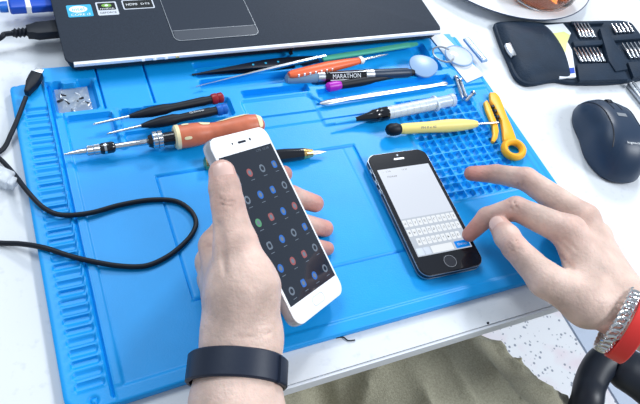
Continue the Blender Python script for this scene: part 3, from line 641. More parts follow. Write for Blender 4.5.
mb = MB(); A = O_(464, 42, .0035); B = O_(483, 65, .0035); x, y, z = frame(B-A); mb.box((A+B)/2, (.008, np.linalg.norm(B-A), .003), M['pick'], [x, y, z], bev=.0008); mb.box((A+B)/2+z*.0016, (.0035, np.linalg.norm(B-A)*.9, .0006), M['dull_steel'], [x, y, z])
o_ = solo(mb, 'metal_strip', 'grey metal strip beside the white card on the mat edge', 'strip'); o_.location.z = .0068
# wire scraps on the desk edge
mb = MB(); mb.tube(smooth_path([PZ(336, 338, .0012), PZ(343, 337, .0010), PZ(348, 340.5, .0010), PZ(355, 340, .0010)], 4), .0005, M['black_rubber'], 6); solo(mb, 'wire_scrap', 'tiny black wire scrap on the desk in front of the mat', 'wire')
mb = MB(); c = PZ(488, 323, .0005); mb.lathe(c-[0, 0, .0004], c+[0, 0, .0006], [(0, .0010), (1, .0008)], M['black_rubber'], 10); solo(mb, 'crumb', 'tiny black crumb on the white desk edge near the right hand', 'crumb')

# ================================================================== PHONES
def phone_frame(O, X, Y): return np.asarray(O), np.array([X, Y, np.cross(X, Y)])
# black phone lying on the mat
pc = np.array([PZ(369.5, 157.5, .0135), PZ(422, 149, .0135), PZ(483, 260, .0135), PZ(423.5, 277, .0135)])
cen = pc.mean(0); Y = unit((pc[0]+pc[1])-(pc[2]+pc[3])); X = unit((pc[1]+pc[2])-(pc[0]+pc[3])); X = unit(X-Y*(X@Y)); Z = np.cross(X, Y)
print('phone dims', np.linalg.norm(pc[0]-pc[3]), np.linalg.norm(pc[1]-pc[2]), np.linalg.norm(pc[0]-pc[1]), np.linalg.norm(pc[2]-pc[3]))
PW, PH = .0590, .1245
ax = [X, Y, Z]; base = cen.copy(); base[2] = .0062
t = thing('smartphone', 'black smartphone with a white keyboard screen lying on the blue mat', 'phone', base)
mb = MB(); mb.prism(rrect(PW, PH, .009, 6), 0, .0068, M['dark_plastic'], O=base, axes=ax, bev=.0008, smooth=True); mb.build('body', t)
mb = MB(); mb.prism(rrect(PW+.0004, PH+.0004, .0092, 6), .0012, .0022, M['dull_steel'], O=base, axes=ax); mb.prism(rrect(PW+.0002, PH+.0002, .0091, 6), .0058, .0063, M['dull_steel'], O=base, axes=ax); mb.build('side_frame', t, label='thin bright bevel lines')
mb = MB(); mb.prism(rrect(PW-.0016, PH-.0016, .0084, 6), .0068, .0073, M['black_gloss'], O=base, axes=ax); mb.build('front_glass', t)
def L2(x, y, z=.0): return base+X*x+Y*y+Z*z
SW, SH = .0510, .0890
mb = MB(); mb.prism([(-SW/2, -SH/2), (SW/2, -SH/2), (SW/2, SH/2), (-SW/2, SH/2)], .0073, .00735, M['screen_white'], O=base, axes=ax)
text_into(mb, 'Новая', L2(-.0145, SH/2-.0085, .0074), X, Y, .0020, .009, M['keytext']); text_into(mb, 'Готово', L2(.017, SH/2-.0085, .0074), X, Y, .0020, .009, M['sk_silver'])
text_into(mb, '....  LTE', L2(-.018, SH/2-.003, .0074), X, Y, .0012, .009, M['keytext']); text_into(mb, '12:30', L2(0, SH/2-.003, .0074), X, Y, .0013, .005, M['keytext'])
scr = mb.build('screen', t, label='white lit screen')
rows = [('ЙЦУКЕНГШЩЗХ', 11), ('ФЫВАПРОЛДЖЭ', 11), ('ЯЧСМИТЬБЮ', 9)]
mb = MB(); mb.prism([(-SW/2, -SH/2), (SW/2, -SH/2), (SW/2, -SH/2+.0368), (-SW/2, -SH/2+.0368)], .00735, .0074, M['sk_silver'], O=base, axes=ax); mb.mats[0] = mat('keyboard_grey', (.05, .05, .05), .2, emis=(.66, .74, .86), estr=.70)
for r_, (s_, n_) in enumerate(rows):
    pitch = SW/11
    for i_ in range(n_):
        xx = (i_-(n_-1)/2)*pitch; yy_ = -SH/2+.0318-.0092*r_
        mb.prism(rrect(pitch*.80, .0068, .0006, 2, xx, yy_), .0074, .00745, M['key'], O=base, axes=ax)
        text_into(mb, s_[i_], L2(xx, yy_, .00746), X, Y, .0024, .0018, M['keytext'], 0)
for x0, w_, m_ in ((-.0215, .006, 'sk_silver'), (-.0150, .0055, 'sk_silver'), (-.0010, .020, 'key'), (.0180, .0135, 'screen_bluebtn')):
    mb.prism(rrect(w_, .0066, .0006, 2, x0, -SH/2+.0043), .0074, .00745, M[m_], O=base, axes=ax)
text_into(mb, 'Ввод', L2(.018, -SH/2+.0043, .00746), X, Y, .0024, .0085, M['ink'], 0)
mb.build('onscreen_keyboard', t)
mb = MB(); mb.tube([L2(.0053*math.cos(a), -PH/2+.0090+.0053*math.sin(a), .0073) for a in np.linspace(0, 2*math.pi, 32, endpoint=False)], .00022, M['dull_steel'], 6, closed=True)
mb.prism([(.0050*math.cos(a), .0050*math.sin(a)-PH/2+.0090) for a in np.linspace(0, 2*math.pi, 28, endpoint=False)], .0073, .00742, M['dark_plastic'], O=base, axes=ax); mb.build('home_button', t)
mb = MB(); mb.prism(rrect(.010, .0016, .0007, 4, 0, PH/2-.0085), .0073, .0075, M['dull_steel'], O=base, axes=ax); mb.prism(rrect(.0016, .0016, .0007, 4, 0, PH/2-.0045), .0073, .0075, M['sk_silver'], O=base, axes=ax); mb.build('earpiece', t)
for yy_, l_ in ((.046, .005), (.034, .005), (.024, .005)):
    mb = MB(); mb.box(L2(-PW/2-.0004, yy_, .0038), (.0010, l_, .0022), M['dull_steel'], ax, bev=.0003); mb.build('side_button', t)

# white phone held in the left hand
HC = np.array([.1537, .0720, .0590]); HR = np.array(Euler((.5003, .4378, .5015), 'XYZ').to_matrix())
hx, hy, hz = HR[:, 0], HR[:, 1], HR[:, 2]; hax = [hx, hy, hz]
def HL(a, b, c): return HC+HR @ (np.array([a, b, c])*.001)
t = thing('smartphone', 'white smartphone with a dark app screen held up in the left hand', 'phone', HC)
w2, h2 = .0685, .1365
mb = MB(); mb.prism(rrect(w2, h2, .0085, 7), -.0078, -.0008, mat('phone_back', (.45, .47, .52), .3, metal=.6), O=HC, axes=hax, bev=.0014, smooth=True); mb.build('body', t, label='grey metal back shell')
mb = MB(); mb.prism(rrect(w2-.0006, h2-.0006, .0082, 7), -.0010, 0, M['white'], O=HC, axes=hax, bev=.0003, smooth=True); mb.build('front_glass', t, label='white front glass')
sw, sh = .0635, .1080; sy = .0000
def star(u, v): return None
mb = MB(); mb.prism([(-sw/2, -sh/2+sy), (sw/2, -sh/2+sy), (sw/2, sh/2+sy), (-sw/2, sh/2+sy)], 0, .00012, M['screen_dark'], O=HC, axes=hax)
rnd = random.Random(5)
ic = {'a': mat('icon_blue', (.02, .10, .35), .2, emis=(.03, .22, .75), estr=.14), 'b': mat('icon_pale', (.08, .10, .13), .2, emis=(.55, .68, .85), estr=.12), 'c': mat('icon_red', (.2, .05, .05), .2, emis=(.65, .25, .28), estr=.18), 'd': mat('icon_green', (.05, .2, .1), .2, emis=(.25, .6, .3), estr=.18)}
seq = 'bcbabaabdcacbabaaccbbaab'
k_ = 0
for r_ in range(6):
    for c_ in range(4):
        cx_ = (-.0235+.0157*c_); cy_ = .0385-.0168*r_; kk = seq[k_ % len(seq)]; k_ += 1
        Pp = [(.0030*math.cos(a)+cx_, .0030*math.sin(a)+cy_) for a in np.linspace(0, 2*math.pi, 18, endpoint=False)]
        if (r_+c_) % 3 == 0: Pp = rrect(.0055, .0055, .0016, 3, cx_, cy_)
        mb.prism(Pp, .00012, .00020, ic[kk], O=HC, axes=hax)
        mb.prism([(.0017*math.cos(a)+cx_, .0017*math.sin(a)+cy_) for a in np.linspace(0, 2*math.pi, 12, endpoint=False)], .0002, .00024, M['screen_dark'] if kk == 'b' else ic['b'], O=HC, axes=hax)
        mb.prism([(cx_-.0022, cy_-.0056), (cx_+.0022, cy_-.0056), (cx_+.0022, cy_-.0052), (cx_-.0022, cy_-.0052)], .00012, .0002, ic['b'], O=HC, axes=hax)
text_into(mb, 'LTE  12:30', HL(.0185*1000, (sh/2-.0024)*1000, .13), hx, hy, .0015, .016, ic['b'])
mb.build('screen', t, label='dark screen with small app icons')
mb = MB(); mb.prism(rrect(.0095, .0016, .0007, 4, .000, h2/2-.0075), 0, .0001, M['dark_plastic'], O=HC, axes=hax)
mb.build('earpiece', t, label='dark earpiece slot')
mb = MB(); mb.prism([(.0011*math.cos(a)+.0100, .0011*math.sin(a)+h2/2-.0072) for a in np.linspace(0, 6.28, 12, endpoint=False)], 0, .0001, M['dark_plastic'], O=HC, axes=hax); mb.prism([(.0008*math.cos(a)-.0110, .0008*math.sin(a)+h2/2-.0072) for a in np.linspace(0, 6.28, 12, endpoint=False)], 0, .0001, M['dark_plastic'], O=HC, axes=hax); mb.build('sensor', t, label='two small dark dots')
mb = MB(); mb.tube([HL(p[0]*1000, p[1]*1000, .05) for p in rrect(.0150, .0062, .0029, 6, .0, -h2/2+.0078)], .00028, M['sk_silver'], 6, closed=True); mb.build('home_button', t, label='oblong home button')

# ================================================================== PERSON
person = thing('person', 'person in olive trousers holding a white phone and tapping a black one', 'person', (.25, -.3, -.25))
def body_mesh():
    V_all = []; F_all = []; FL = []
    def add(prims_palm, fingers, flush, lo, hi, st, kp=.009, kf=.0045, dents=()):
        cuts = []; pend = []
        def f(X):
            d = None
            for a, b, r1, r2 in prims_palm:
                q = sdf_cap(X, a, b, r1, r2); d = q if d is None else smin(d, q, kp)
            fd = None
            for ch in fingers:
                c = None
                for a, b, r1, r2 in ch:
                    q = sdf_cap(X, a, b, r1, r2); c = q if c is None else smin(c, q, .002)
                fd = c if fd is None else smin(fd, c, .0012)
            d = smin(d, fd, kf)
            for a, b, r, k in cuts:      # creases
                q = sdf_cap(X, a, b, r, r); d = -smin(-d, q, k)
            return d
        for (u0, v0, d0), (u1, v1, d1), r, k in dents:
            e = []
            for u, v, dd in ((u0, v0, d0), (u1, v1, d1)):
                d = unit(CM @ np.array([(u-320)/650.4, -(v-202)/650.4, -1.0])); t_ = .30
                for _ in range(60):
                    q = float(f((CP+d*t_)[None])[0]); t_ += max(q, .0002)*.8
                    if q < .0003: break
                e.append(CP+d*(t_+dd*.001))
            if np.linalg.norm(e[0]-e[1]) < .03: pend.append((e[0], e[1], r, k))
        cuts.extend(pend)
        V, F = surface_nets(f, lo, hi, st); fl = np.zeros(len(V))
        for p, r, s in flush: fl = np.maximum(fl, s*np.exp(-(np.linalg.norm(V-p, axis=1)/r)**2))
        o = sum(len(v) for v in V_all); V_all.append(V); F_all.append(F+o); FL.append(fl)
    # ---- left hand (holds the phone): thumb over the left edge, fingers under it
    wr = PD(242, 338, .405); fa = PD(236, 404, .392); el = np.array([.085, -.30, .036])
    tT = PD(222, 173, .4105); tI = PD(227.5, 203, .407); tM = PD(236, 246, .405); tC = PD(243, 288, .402)
    iM = PD(216, 246, .428); mM = PD(212, 262, .446); rM = PD(213, 279, .460); pM = PD(217, 298, .468)
    palm = [(el, fa, .040, .0265), (fa, wr, .0265, .0235), (wr, tC, .0240, .0215), (tC, tM, .0215, .0140), (wr, iM, .0200, .0110), (wr+[0, 0, -.004], mM, .019, .011), (wr+[0, 0, -.006], rM, .018, .0105), (wr+[0, 0, -.008], pM, .0175, .010)]
    th = [(tM, tI, .0130, .0104), (tI, (tI+tT)/2, .0104, .0100), ((tI+tT)/2, tT, .0100, .0086)]
    def HP(u, v, c):
        d = CM @ np.array([(u-320)/650.4, -(v-202)/650.4, -1.0]); o = HC+hz*c*.001; return CP+d*(((o-CP)@hz)/(d@hz))
    def fing(M0, ps, rs):
        pts = [M0]+ps; return [(pts[i], pts[i+1], rs[i], rs[i+1]) for i in range(len(ps))]
    ind = fing(iM, [HP(246, 196, -20), HP(266, 178, -19), HP(284, 174, -13)], [.0105, .0088, .0078, .0066])
    mid = fing(mM, [HP(262, 205, -21), HP(292, 196, -17), HP(315, 203.5, -12)], [.0105, .0090, .0082, .0072])
    rin = fing(rM, [HP(271, 234, -21), HP(301, 223, -17), HP(325, 228.5, -13)], [.0100, .0086, .0078, .0069])
    pin = fing(pM, [HP(284, 258, -19), HP(309, 246, -16), HP(327, 248.5, -13)], [.0090, .0076, .0066, .0057])
    for nm, c in (('ind', ind), ('mid', mid), ('rin', rin), ('pin', pin)):
        print(nm, [round(float(np.linalg.norm(b-a))*1000) for a, b, _, _ in c], [tuple(round(q) for q in proj(b)) for a, b, _, _ in c], 'z', [round(float(b[2])*1000) for a, b, _, _ in c])
    flush = [(tT, .016, .55), (tI, .013, .55), (iM, .013, .45)]+[(c[-1][1], .018, .9) for c in (ind, mid, rin, pin)]+[(tM, .015, .3), (tC, .02, .1)]
    vI = unit(CP-tI); across = unit(np.cross(vI, tT-tM))
    along = unit(tT-tI)
    dents = [((216, 199+k, -.2), (236, 201+k, -.2), .0005, .0016) for k in (0, 5)]
    dents += [((218.5, 224, 0), (221, 240, 0), .0013, .003), ((221, 240, 0), (223, 256, 0), .0012, .003), ((223, 256, 0), (225, 272, .2), .0008, .003), ((205, 243, 0), (213, 240, 0), .0006, .0015), ((204, 248, 0), (211, 246, 0), .0006, .0015)]
    dents += [((206, 330, 0), (240, 337, .2), .0004, .0015), ((246, 338, .2), (272, 333, .2), .0004, .0015)]
    allp = np.array([p for a, b, _, _ in palm[1:]+th+ind+mid+rin+pin for p in (a, b)]+[el]); lo = allp.min(0)-.03; hi = allp.max(0)+.03; lo[1] = -.36; lo[2] = min(lo[2], -.03)
    add(palm, [th, ind, mid, rin, pin], flush, lo, hi, .0013, dents=dents)
    # ---- right hand (taps the black phone)
    wr2 = PZ(619, 305, .040); fa2 = PZ(705, 352, .050); el2 = fa2+(fa2-wr2)*2.2
    iT = PZ(469.5, 234.5, .0200); iD = PZ(487, 217, .0330); iP = PZ(516, 208.5, .0500); iM2 = PZ(569, 232, .0600)
    mT = PZ(471.5, 173.5, .0250); mD = PZ(496, 174, .0340); mP = PZ(526, 179, .0480); mM2 = PZ(584, 219, .0540)
    rP = PZ(560, 214, .0260); rD = PZ(564, 228, .0140); rT = PZ(577, 238, .0135); rM2 = PZ(597, 236, .0400)
    pP = PZ(582, 232, .0200); pD = PZ(588, 244, .0120); pT = PZ(596, 254, .0115); pM2 = PZ(606, 252, .0270)
    tT2 = PZ(499.5, 226, .0420); tI2 = PZ(515, 248, .0500); tM2 = PZ(546, 280, .0510); tC2 = PZ(588, 303, .0450)
    palm = [(el2, fa2, .036, .0260), (fa2, wr2, .0260, .0215), (wr2, iM2, .0200, .0125), (wr2, mM2, .0190, .0118), (wr2, rM2, .0180, .0115), (wr2, pM2, .0170, .0105), (wr2, tC2, .0200, .0170), (tC2, tM2, .0170, .0128), (tC2, iM2, .0130, .0085)]
    th = [(tM2, tI2, .0128, .0098), (tI2, (tI2+tT2)/2, .0098, .0100), ((tI2+tT2)/2, tT2, .0100, .0082)]
    ind = fing(iM2, [iP, iD, iT], [.0125, .0097, .0081, .0062]); mid = fing(mM2, [mP, mD, mT], [.0122, .0098, .0082, .0066])
    rin = fing(rM2, [rP, rD, rT], [.0108, .0082, .0074, .0066]); pin = fing(pM2, [pP, pD, pT], [.0095, .0070, .0064, .0058])
    for nm, c in (('ind', ind), ('mid', mid), ('rin', rin), ('pin', pin), ('th', th)):
        print('R', nm, [round(float(np.linalg.norm(b-a))*1000) for a, b, _, _ in c])
    flush = [(tT2, .014, .7), (tI2, .012, .5), (iP, .012, .6), (mP, .012, .5), (iM2, .015, .35), (mM2, .012, .4)]+[(c[-1][1], .022, .95) for c in (ind, mid, rin, pin)]+[(iD, .012, .6), (mD, .014, .5)]
    vI = unit(CP-iP); ac = unit(np.cross(vI, iD-iM2)); al = unit(iD-iM2)
    dents = [((504+k, 199, 0), (508+k, 210, 0), .0005, .0012) for k in (0, 4.5, 9)]
    dents += [((516+k, 176, 0), (519+k, 188, 0), .0005, .0012) for k in (0, 4.5)]
    dents += [((505, 246+k, 0), (520, 240+k, 0), .0005, .0012) for k in (0, 4, 8)]
    dents += [((548, 242, 0), (560, 256, 0), .0009, .0025), ((560, 256, 0), (572, 268, 0), .0007, .0025), ((556, 240, 0), (570, 253, 0), .0007, .002), ((564, 240, 0), (576, 249, 0), .0005, .002), ((545, 256, 0), (556, 266, 0), .0005, .002)]
    dents += [((596, 240, 0), (610, 262, 0), .0004, .003), ((576, 222, 0), (584, 226, 0), .0005, .002)]
    allp = np.array([p for a, b, _, _ in palm[1:]+th+ind+mid+rin+pin for p in (a, b)]); lo = allp.min(0)-.03; hi = allp.max(0)+.03; hi[0] += .012; lo[1] -= .012; lo[2] = 0
    add(palm, [th, ind, mid, rin, pin], flush, lo, hi, .0013, dents=dents)
    V = np.concatenate(V_all); F = np.concatenate(F_all); fl = np.concatenate(FL)
    org = np.array(person['org']); me = bpy.data.meshes.new('body'); me.from_pydata((V-org).tolist(), [], F.tolist()); me.materials.append(M['skin'])
    me.polygons.foreach_set('use_smooth', [True]*len(F)); at_ = me.attributes.new('flush', 'FLOAT', 'POINT'); at_.data.foreach_set('value', fl.astype(np.float32)); me.update()
    o = bpy.data.objects.new('body', me); COL.objects.link(o); o.parent = person
    return dict(wr=wr, fa=fa, wr2=wr2, fa2=fa2, tT=tT, tI=tI, tT2=tT2, tI2=tI2, iT=iT, iD=iD)
B_ = body_mesh()
def nail(tip, joint, r, w_, l_, out, side=0.):
    y = unit(tip-joint); z = unit(out-y*np.dot(out, y)); x = np.cross(y, z); V = []; F = []; n, q = 10, 10
    for i in range(n+1):
        for j in range(q+1):
            a = (j/q-.5)*2; b = i/n; yy_ = -l_*.62+l_*b
            wd = w_*min(1, .75+.9*b)*(1 if b < .75 else math.sqrt(max(0, 1-((b-.75)/.25)**2*.75))); ang = a*wd/r
            rr_ = r+.0004-(.0012*max(0, b-.5)**2*4)
            V.append(tip+y*yy_+x*rr_*math.sin(ang)+z*rr_*math.cos(ang))
    for i in range(n):
        for j in range(q): k = i*(q+1)+j; F.append([k, k+1, k+q+2, k+q+1])
    mb = MB(); mb.add(V, F, M['nail']); mb.build('fingernail', person, label='pale thumbnail')
nail(B_['tT'], B_['tI'], .0088, .0068, .0125, unit(CP-B_['tT'])+np.array([.12, .0, .0]))
nail(B_['tT2'], B_['tI2'], .0084, .0060, .0115, unit(CP-B_['tT2'])+CM @ np.array([-.35, .25, 0]))

# black fitness band on the left wrist
c = PD(236, 371, .397); axd = unit(B_['wr']-B_['fa']); sx = CM @ np.array([1, -.05, 0]); axd = unit(CM @ np.array([.03, 1, -.52]))
mb = MB(); mb.ring(c, axd, sx, .0275, .0245, .0175, .0026, M['band'], 72); bnd = mb.build('fitness_band', person, label='black rubber fitness band on the left wrist')
vz = CM @ np.array([0, 0, 1.])
mb = MB(); mb.ring(c, axd, sx, .0298, .0272, .0210, .0030, M['band'], 14, a0=-.95, a1=-.78); mb.ring(c-axd*.001, axd, sx, .0296, .0270, .0165, .0022, M['band'], 24, a0=-.78, a1=.5)
kp = mb.build('band_keeper', bnd); kp['org'] = bnd['org']
# chain bracelet and red band on the right wrist
axr = unit(B_['fa2']-B_['wr2'])
def wrist_frame(k): return B_['wr2']+(B_['fa2']-B_['wr2'])*k
c = PZ(617.5, 319, .0415); x_ = unit(CM @ np.array([1., .75, 0])); x_ = unit(x_-axr*np.dot(x_, axr)); z_ = np.cross(x_, axr)
mb = MB(); N = 32
for i in range(N):
    a = 2*math.pi*i/N; rc_ = c+x_*.0262*math.cos(a)+z_*.0240*math.sin(a); tg = unit(-x_*math.sin(a)*.0262+z_*math.cos(a)*.0240); out = unit(rc_-c); wv = axr
    tw = .75; u1 = unit(tg*math.cos(tw)+wv*math.sin(tw)); u2 = np.cross(out, u1)
    u2 = unit(u2+out*.35)
    mb.tube([rc_+u1*.0045*math.cos(b)+u2*.0029*math.sin(b) for b in np.linspace(0, 2*math.pi, 14, endpoint=False)], .0013, M['silver'], 7, closed=True)
mb.build('chain_bracelet', person, label='silver curb chain bracelet on the right wrist')
c2 = c+axr*.0100
mb = MB(); mb.ring(c2, unit(axr+CM @ np.array([.05, .0, -.05])), x_, .0268, .0246, .0120, .0018, M['redband'], 64); mb.build('rubber_wristband', person, label='red rubber wristband next to the chain')

# trousers: two thighs going under the desk
def trousers():
    hipR = np.array([.545, -.42, -.185]); kneeR = np.array([.214, .085, -.125]); hipL = np.array([.16, -.42, -.19]); kneeL = np.array([.105, .10, -.135])
    def f(X):
        d = sdf_cap(X, hipR, kneeR, .098, .078); d = smin(d, sdf_cap(X, hipL, kneeL, .095, .075), .02)
        d = smin(d, sdf_cap(X, hipL, hipR, .10, .10), .04)
        d = smin(d, sdf_cap(X, kneeR, kneeR+[.0, .08, -.45], .070, .055), .04); d = smin(d, sdf_cap(X, kneeL, kneeL+[.0, .06, -.45], .070, .055), .04)
        x, y, z = X[..., 0], X[..., 1], X[..., 2]
        s1 = x*1.0+y*.62; s2 = y-x*.35
        w1 = (1-np.abs(np.sin(s1*78+1.7*np.sin(s2*24)+.6)))**2*.0085*(.5+.5*np.sin(s2*33+1)); w2 = (1-np.abs(np.sin(s2*48+2.2*np.sin(s1*19))))**2*.0075*(.5+.5*np.sin(s1*41)); w3 = (1-np.abs(np.sin(x*95-y*30+1.2*np.sin(y*35))))**2*.0022
        return d-w1-w2-w3
    V, F = surface_nets(f, (-.02, -.55, -.62), (.56, .24, -.02), .0040); V[:, 2] = np.minimum(V[:, 2], -.0205)
    org = np.array(person['org']); me = bpy.data.meshes.new('trousers'); me.from_pydata((V-org).tolist(), [], F.tolist()); me.materials.append(M['trousers'])
    me.polygons.foreach_set('use_smooth', [True]*len(F)); me.update(); o = bpy.data.objects.new('trousers', me); COL.objects.link(o); o.parent = person; o['label'] = 'creased olive green trousers'
trousers()

# ================================================================== OFFICE CHAIR (armrest in view)
ch = thing('office_chair', 'black plastic office chair armrest at the lower right corner', 'chair', (.30, -.35, FZ))
za = -.075
L_ = [PZ(570, 440, za-.03), PZ(586, 404, za), PZ(590, 385, za), PZ(598, 368, za), PZ(609, 360, za), PZ(624, 368, za), PZ(644, 380, za), PZ(662, 394, za), PZ(690, 420, za)]
pth = smooth_path(L_, 6)
mb = MB(); mb.tube(pth, [np.interp(i, [0, 12, 24, 30, 54], [.0145, .0145, .0155, .0210, .0260]) for i in range(len(pth))], M['chair'], 16, flat=.8); mb.build('armrest', ch)
mb = MB(); mb.tube(smooth_path([PZ(566, 440, za-.03), [.47, -.2, -.24], [.50, -.30, -.32]], 6), .014, M['chair'], 12); mb.build('arm_support', ch)
mb = MB(); mb.tube(smooth_path([L_[-1], L_[-1]+[.01, -.08, -.06], [.53, -.30, -.32]], 6), .016, M['chair'], 12); mb.build('arm_support', ch)
mb = MB(); mb.prism(rrect(.50, .46, .09, 8, .29, -.38), -.375, -.305, M['cloth_seat'], bev=.02, smooth=True); mb.build('seat', ch)
mb = MB(); mb.rod((.29, -.38, -.66), (.29, -.38, -.37), .03, M['chair']); mb.build('column', ch)
for k in range(5):
    a = k*2*math.pi/5+.3; mb = MB(); e_ = np.array([.29+.28*math.cos(a), -.38+.28*math.sin(a), FZ+.055]); mb.tube([(.29, -.38, FZ+.085), e_], [.025, .014], M['chair'], 10)
    mb.lathe(e_-[0, .012, .028], e_+[0, .012, -.028], [(0, .022), (.1, .027), (.9, .027), (1, .022)], M['chair'], 18); mb.build('base_leg', ch)

# ================================================================== TOOL WALLET
def wallet():
    t = thing('tool_wallet', 'open navy leather wallet of small screwdriver bits', 'tool case', (.58, .25, 0))
    z1 = .006
    out = [(494, 25), (498, 21.5), (520, 20.5), (545, 22), (575, 21), (605, 20), (628, 21), (638, 30), (660, 62), (652, 74), (640, 79), (610, 82.5), (575, 82.5), (556, 80), (535, 83.5), (524, 82.5), (515, 75), (508, 60), (500, 42)]
    pts = [tuple(PZ(u, v, z1)[:2]) for u, v in out]; sp = [tuple(p[:2]) for p in smooth_path([(*p, 0) for p in pts]+[(*pts[0], 0)], 4)[:-1]]
    mb = MB(); mb.prism(sp, .0005, z1, M['navy'], bev=.0018, smooth=True); mb.build('cover', t)
    # padded left flap
    fl = [(496, 25), (502, 22.5), (520, 22), (538, 23.5), (549, 30), (559, 43), (566, 56), (570, 70), (570, 79), (556, 79), (536, 82), (525, 81), (517, 74), (510, 59), (502, 42)]
    fp = np.array([PZ(u, v, z1)[:2] for u, v in fl]); fp = np.array([p[:2] for p in smooth_path([(*p, 0) for p in fp]+[(*fp[0], 0)], 4)[:-1]])
    c = fp.mean(0); V = []; F = []; n = len(fp); K = 10
    for k in range(K):
        s = 1-k/K; hgt = z1+.0085*math.sqrt(max(0, 1-s**3.2))
        for p in fp: V.append((*(c+(p-c)*s), hgt))
    V.append((*c, z1+.0085)); V += [(*p, .003) for p in fp]
    for k in range(K-1):
        for i in range(n): F.append([k*n+i, k*n+(i+1) % n, (k+1)*n+(i+1) % n, (k+1)*n+i])
    for i in range(n): F.append([(K-1)*n+i, (K-1)*n+(i+1) % n, K*n]); F.append([K*n+1+i, K*n+1+(i+1) % n, (i+1) % n, i])
    mb = MB(); mb.add(V, F, M['navy']); mb.build('flap', t, label='padded navy flap')
    mb = MB(); mb.prism([tuple(PZ(u, v, .010)[:2]) for u, v in ((505, 44.5), (510, 43), (516, 49), (516, 56), (512, 56.5), (508, 51))], .0075, .0114, M['dull_steel'], bev=.0004); mb.build('badge', t, label='small silver badge')
    def strip(L, z0, z1_, nm, lab=None):
        mb = MB(); mb.prism([tuple(PZ(u, v, z1_)[:2]) for u, v in L], z0, z1_, M['navy'], bev=.0010, smooth=True); mb.build(nm, t, label=lab)
    strip([(573, 41), (604, 39.5), (606, 44), (575, 46)], .006, .0105, 'elastic_strap'); strip([(608, 35.5), (640, 33), (642, 38), (611, 40.5)], .006, .0105, 'elastic_strap')
    strip([(577, 64), (622, 62), (628, 79), (580, 80.5)], .006, .0105, 'pocket'); strip([(628, 62), (655, 60), (660, 72), (634, 77)], .006, .0105, 'pocket')
    strip([(600, 28), (607, 27), (625, 60), (628, 69), (616, 71), (609, 60)], .006, .0125, 'hinge_strap'); strip([(571, 21), (603, 20.5), (604, 23), (572, 24)], .006, .0095, 'elastic_strap')
    # card tucked beside the flap
    mb = MB(); zc_ = .0082
    mb.prism([tuple(PZ(u, v, zc_)[:2]) for u, v in ((541, 25.5), (563, 23.5), (571, 33), (567.5, 42), (572, 50), (576, 77), (560, 78), (550, 50))], .0062, zc_, M['paper'])
    mb.prism([tuple(PZ(u, v, zc_)[:2]) for u, v in ((548, 34), (564, 31.5), (570, 35), (567, 43), (566, 52), (560, 51), (553, 42))], zc_, zc_+.0001, M['yellow_card'])
    mb.prism([tuple(PZ(u, v, zc_)[:2]) for u, v in ((564.5, 68.5), (574, 67.5), (575, 73), (565.5, 74.5))], zc_, zc_+.0001, M['card_blue'])
    mb.prism([tuple(PZ(u, v, zc_)[:2]) for u, v in ((563, 57), (566.5, 56.5), (567, 61.5), (563.5, 62))], zc_, zc_+.0001, M['sk_silver'])
    solo(mb, 'paper_card', 'white and yellow card tucked in the open wallet', 'card')
    proto = None
    nth = ['leftmost', 'second from the left', 'third from the left', 'fourth from the left', 'fifth from the left', 'sixth from the left', 'seventh from the left']
    def bit(a, b, lab, grp):
        A = PZ(*a, .0085); B = PZ(*b, .0085); L0 = np.linalg.norm(B-A); x, y, z = frame(B-A)
        mb = MB(); c = (A+B)/2
        mb.lathe(A-c, B-c, [(0, .0005), (.04, .0012), (.38, .0012), (.42, .0019), (.97, .0019), (1, .0013)], M['steel'], 10)
        mb.v = [tuple(np.array(p)) for p in mb.v]
        o = mb.build('screwdriver_bit'); o.location = tuple(c); o['label'] = lab; o['category'] = 'screwdriver bit'; o['group'] = grp
    for i in range(5): bit((573.5+3.4*i, 23), (581.5+3.4*i, 37.5), 'steel bit, '+nth[i]+' in the upper row right beside the card', 'bits in the upper row nearer the card')
    for i in range(7): bit((574+3.8*i, 47.5), (582+3.8*i, 62), 'steel bit, '+nth[i]+' in the lower row right beside the card', 'bits in the lower row nearer the card')
    for i in range(5): bit((611.5+4*i, 24-.3*i), (617+4*i, 33.5-.3*i), 'steel bit, '+nth[i]+' in the upper row beyond the hinge strap', 'bits in the upper row beyond the strap')
    for i in range(5): bit((622+4*i, 43-.3*i), (631.5+4*i, 58.5-.3*i), 'steel bit, '+nth[i]+' in the lower row beyond the hinge strap', 'bits in the lower row beyond the strap')
wallet()

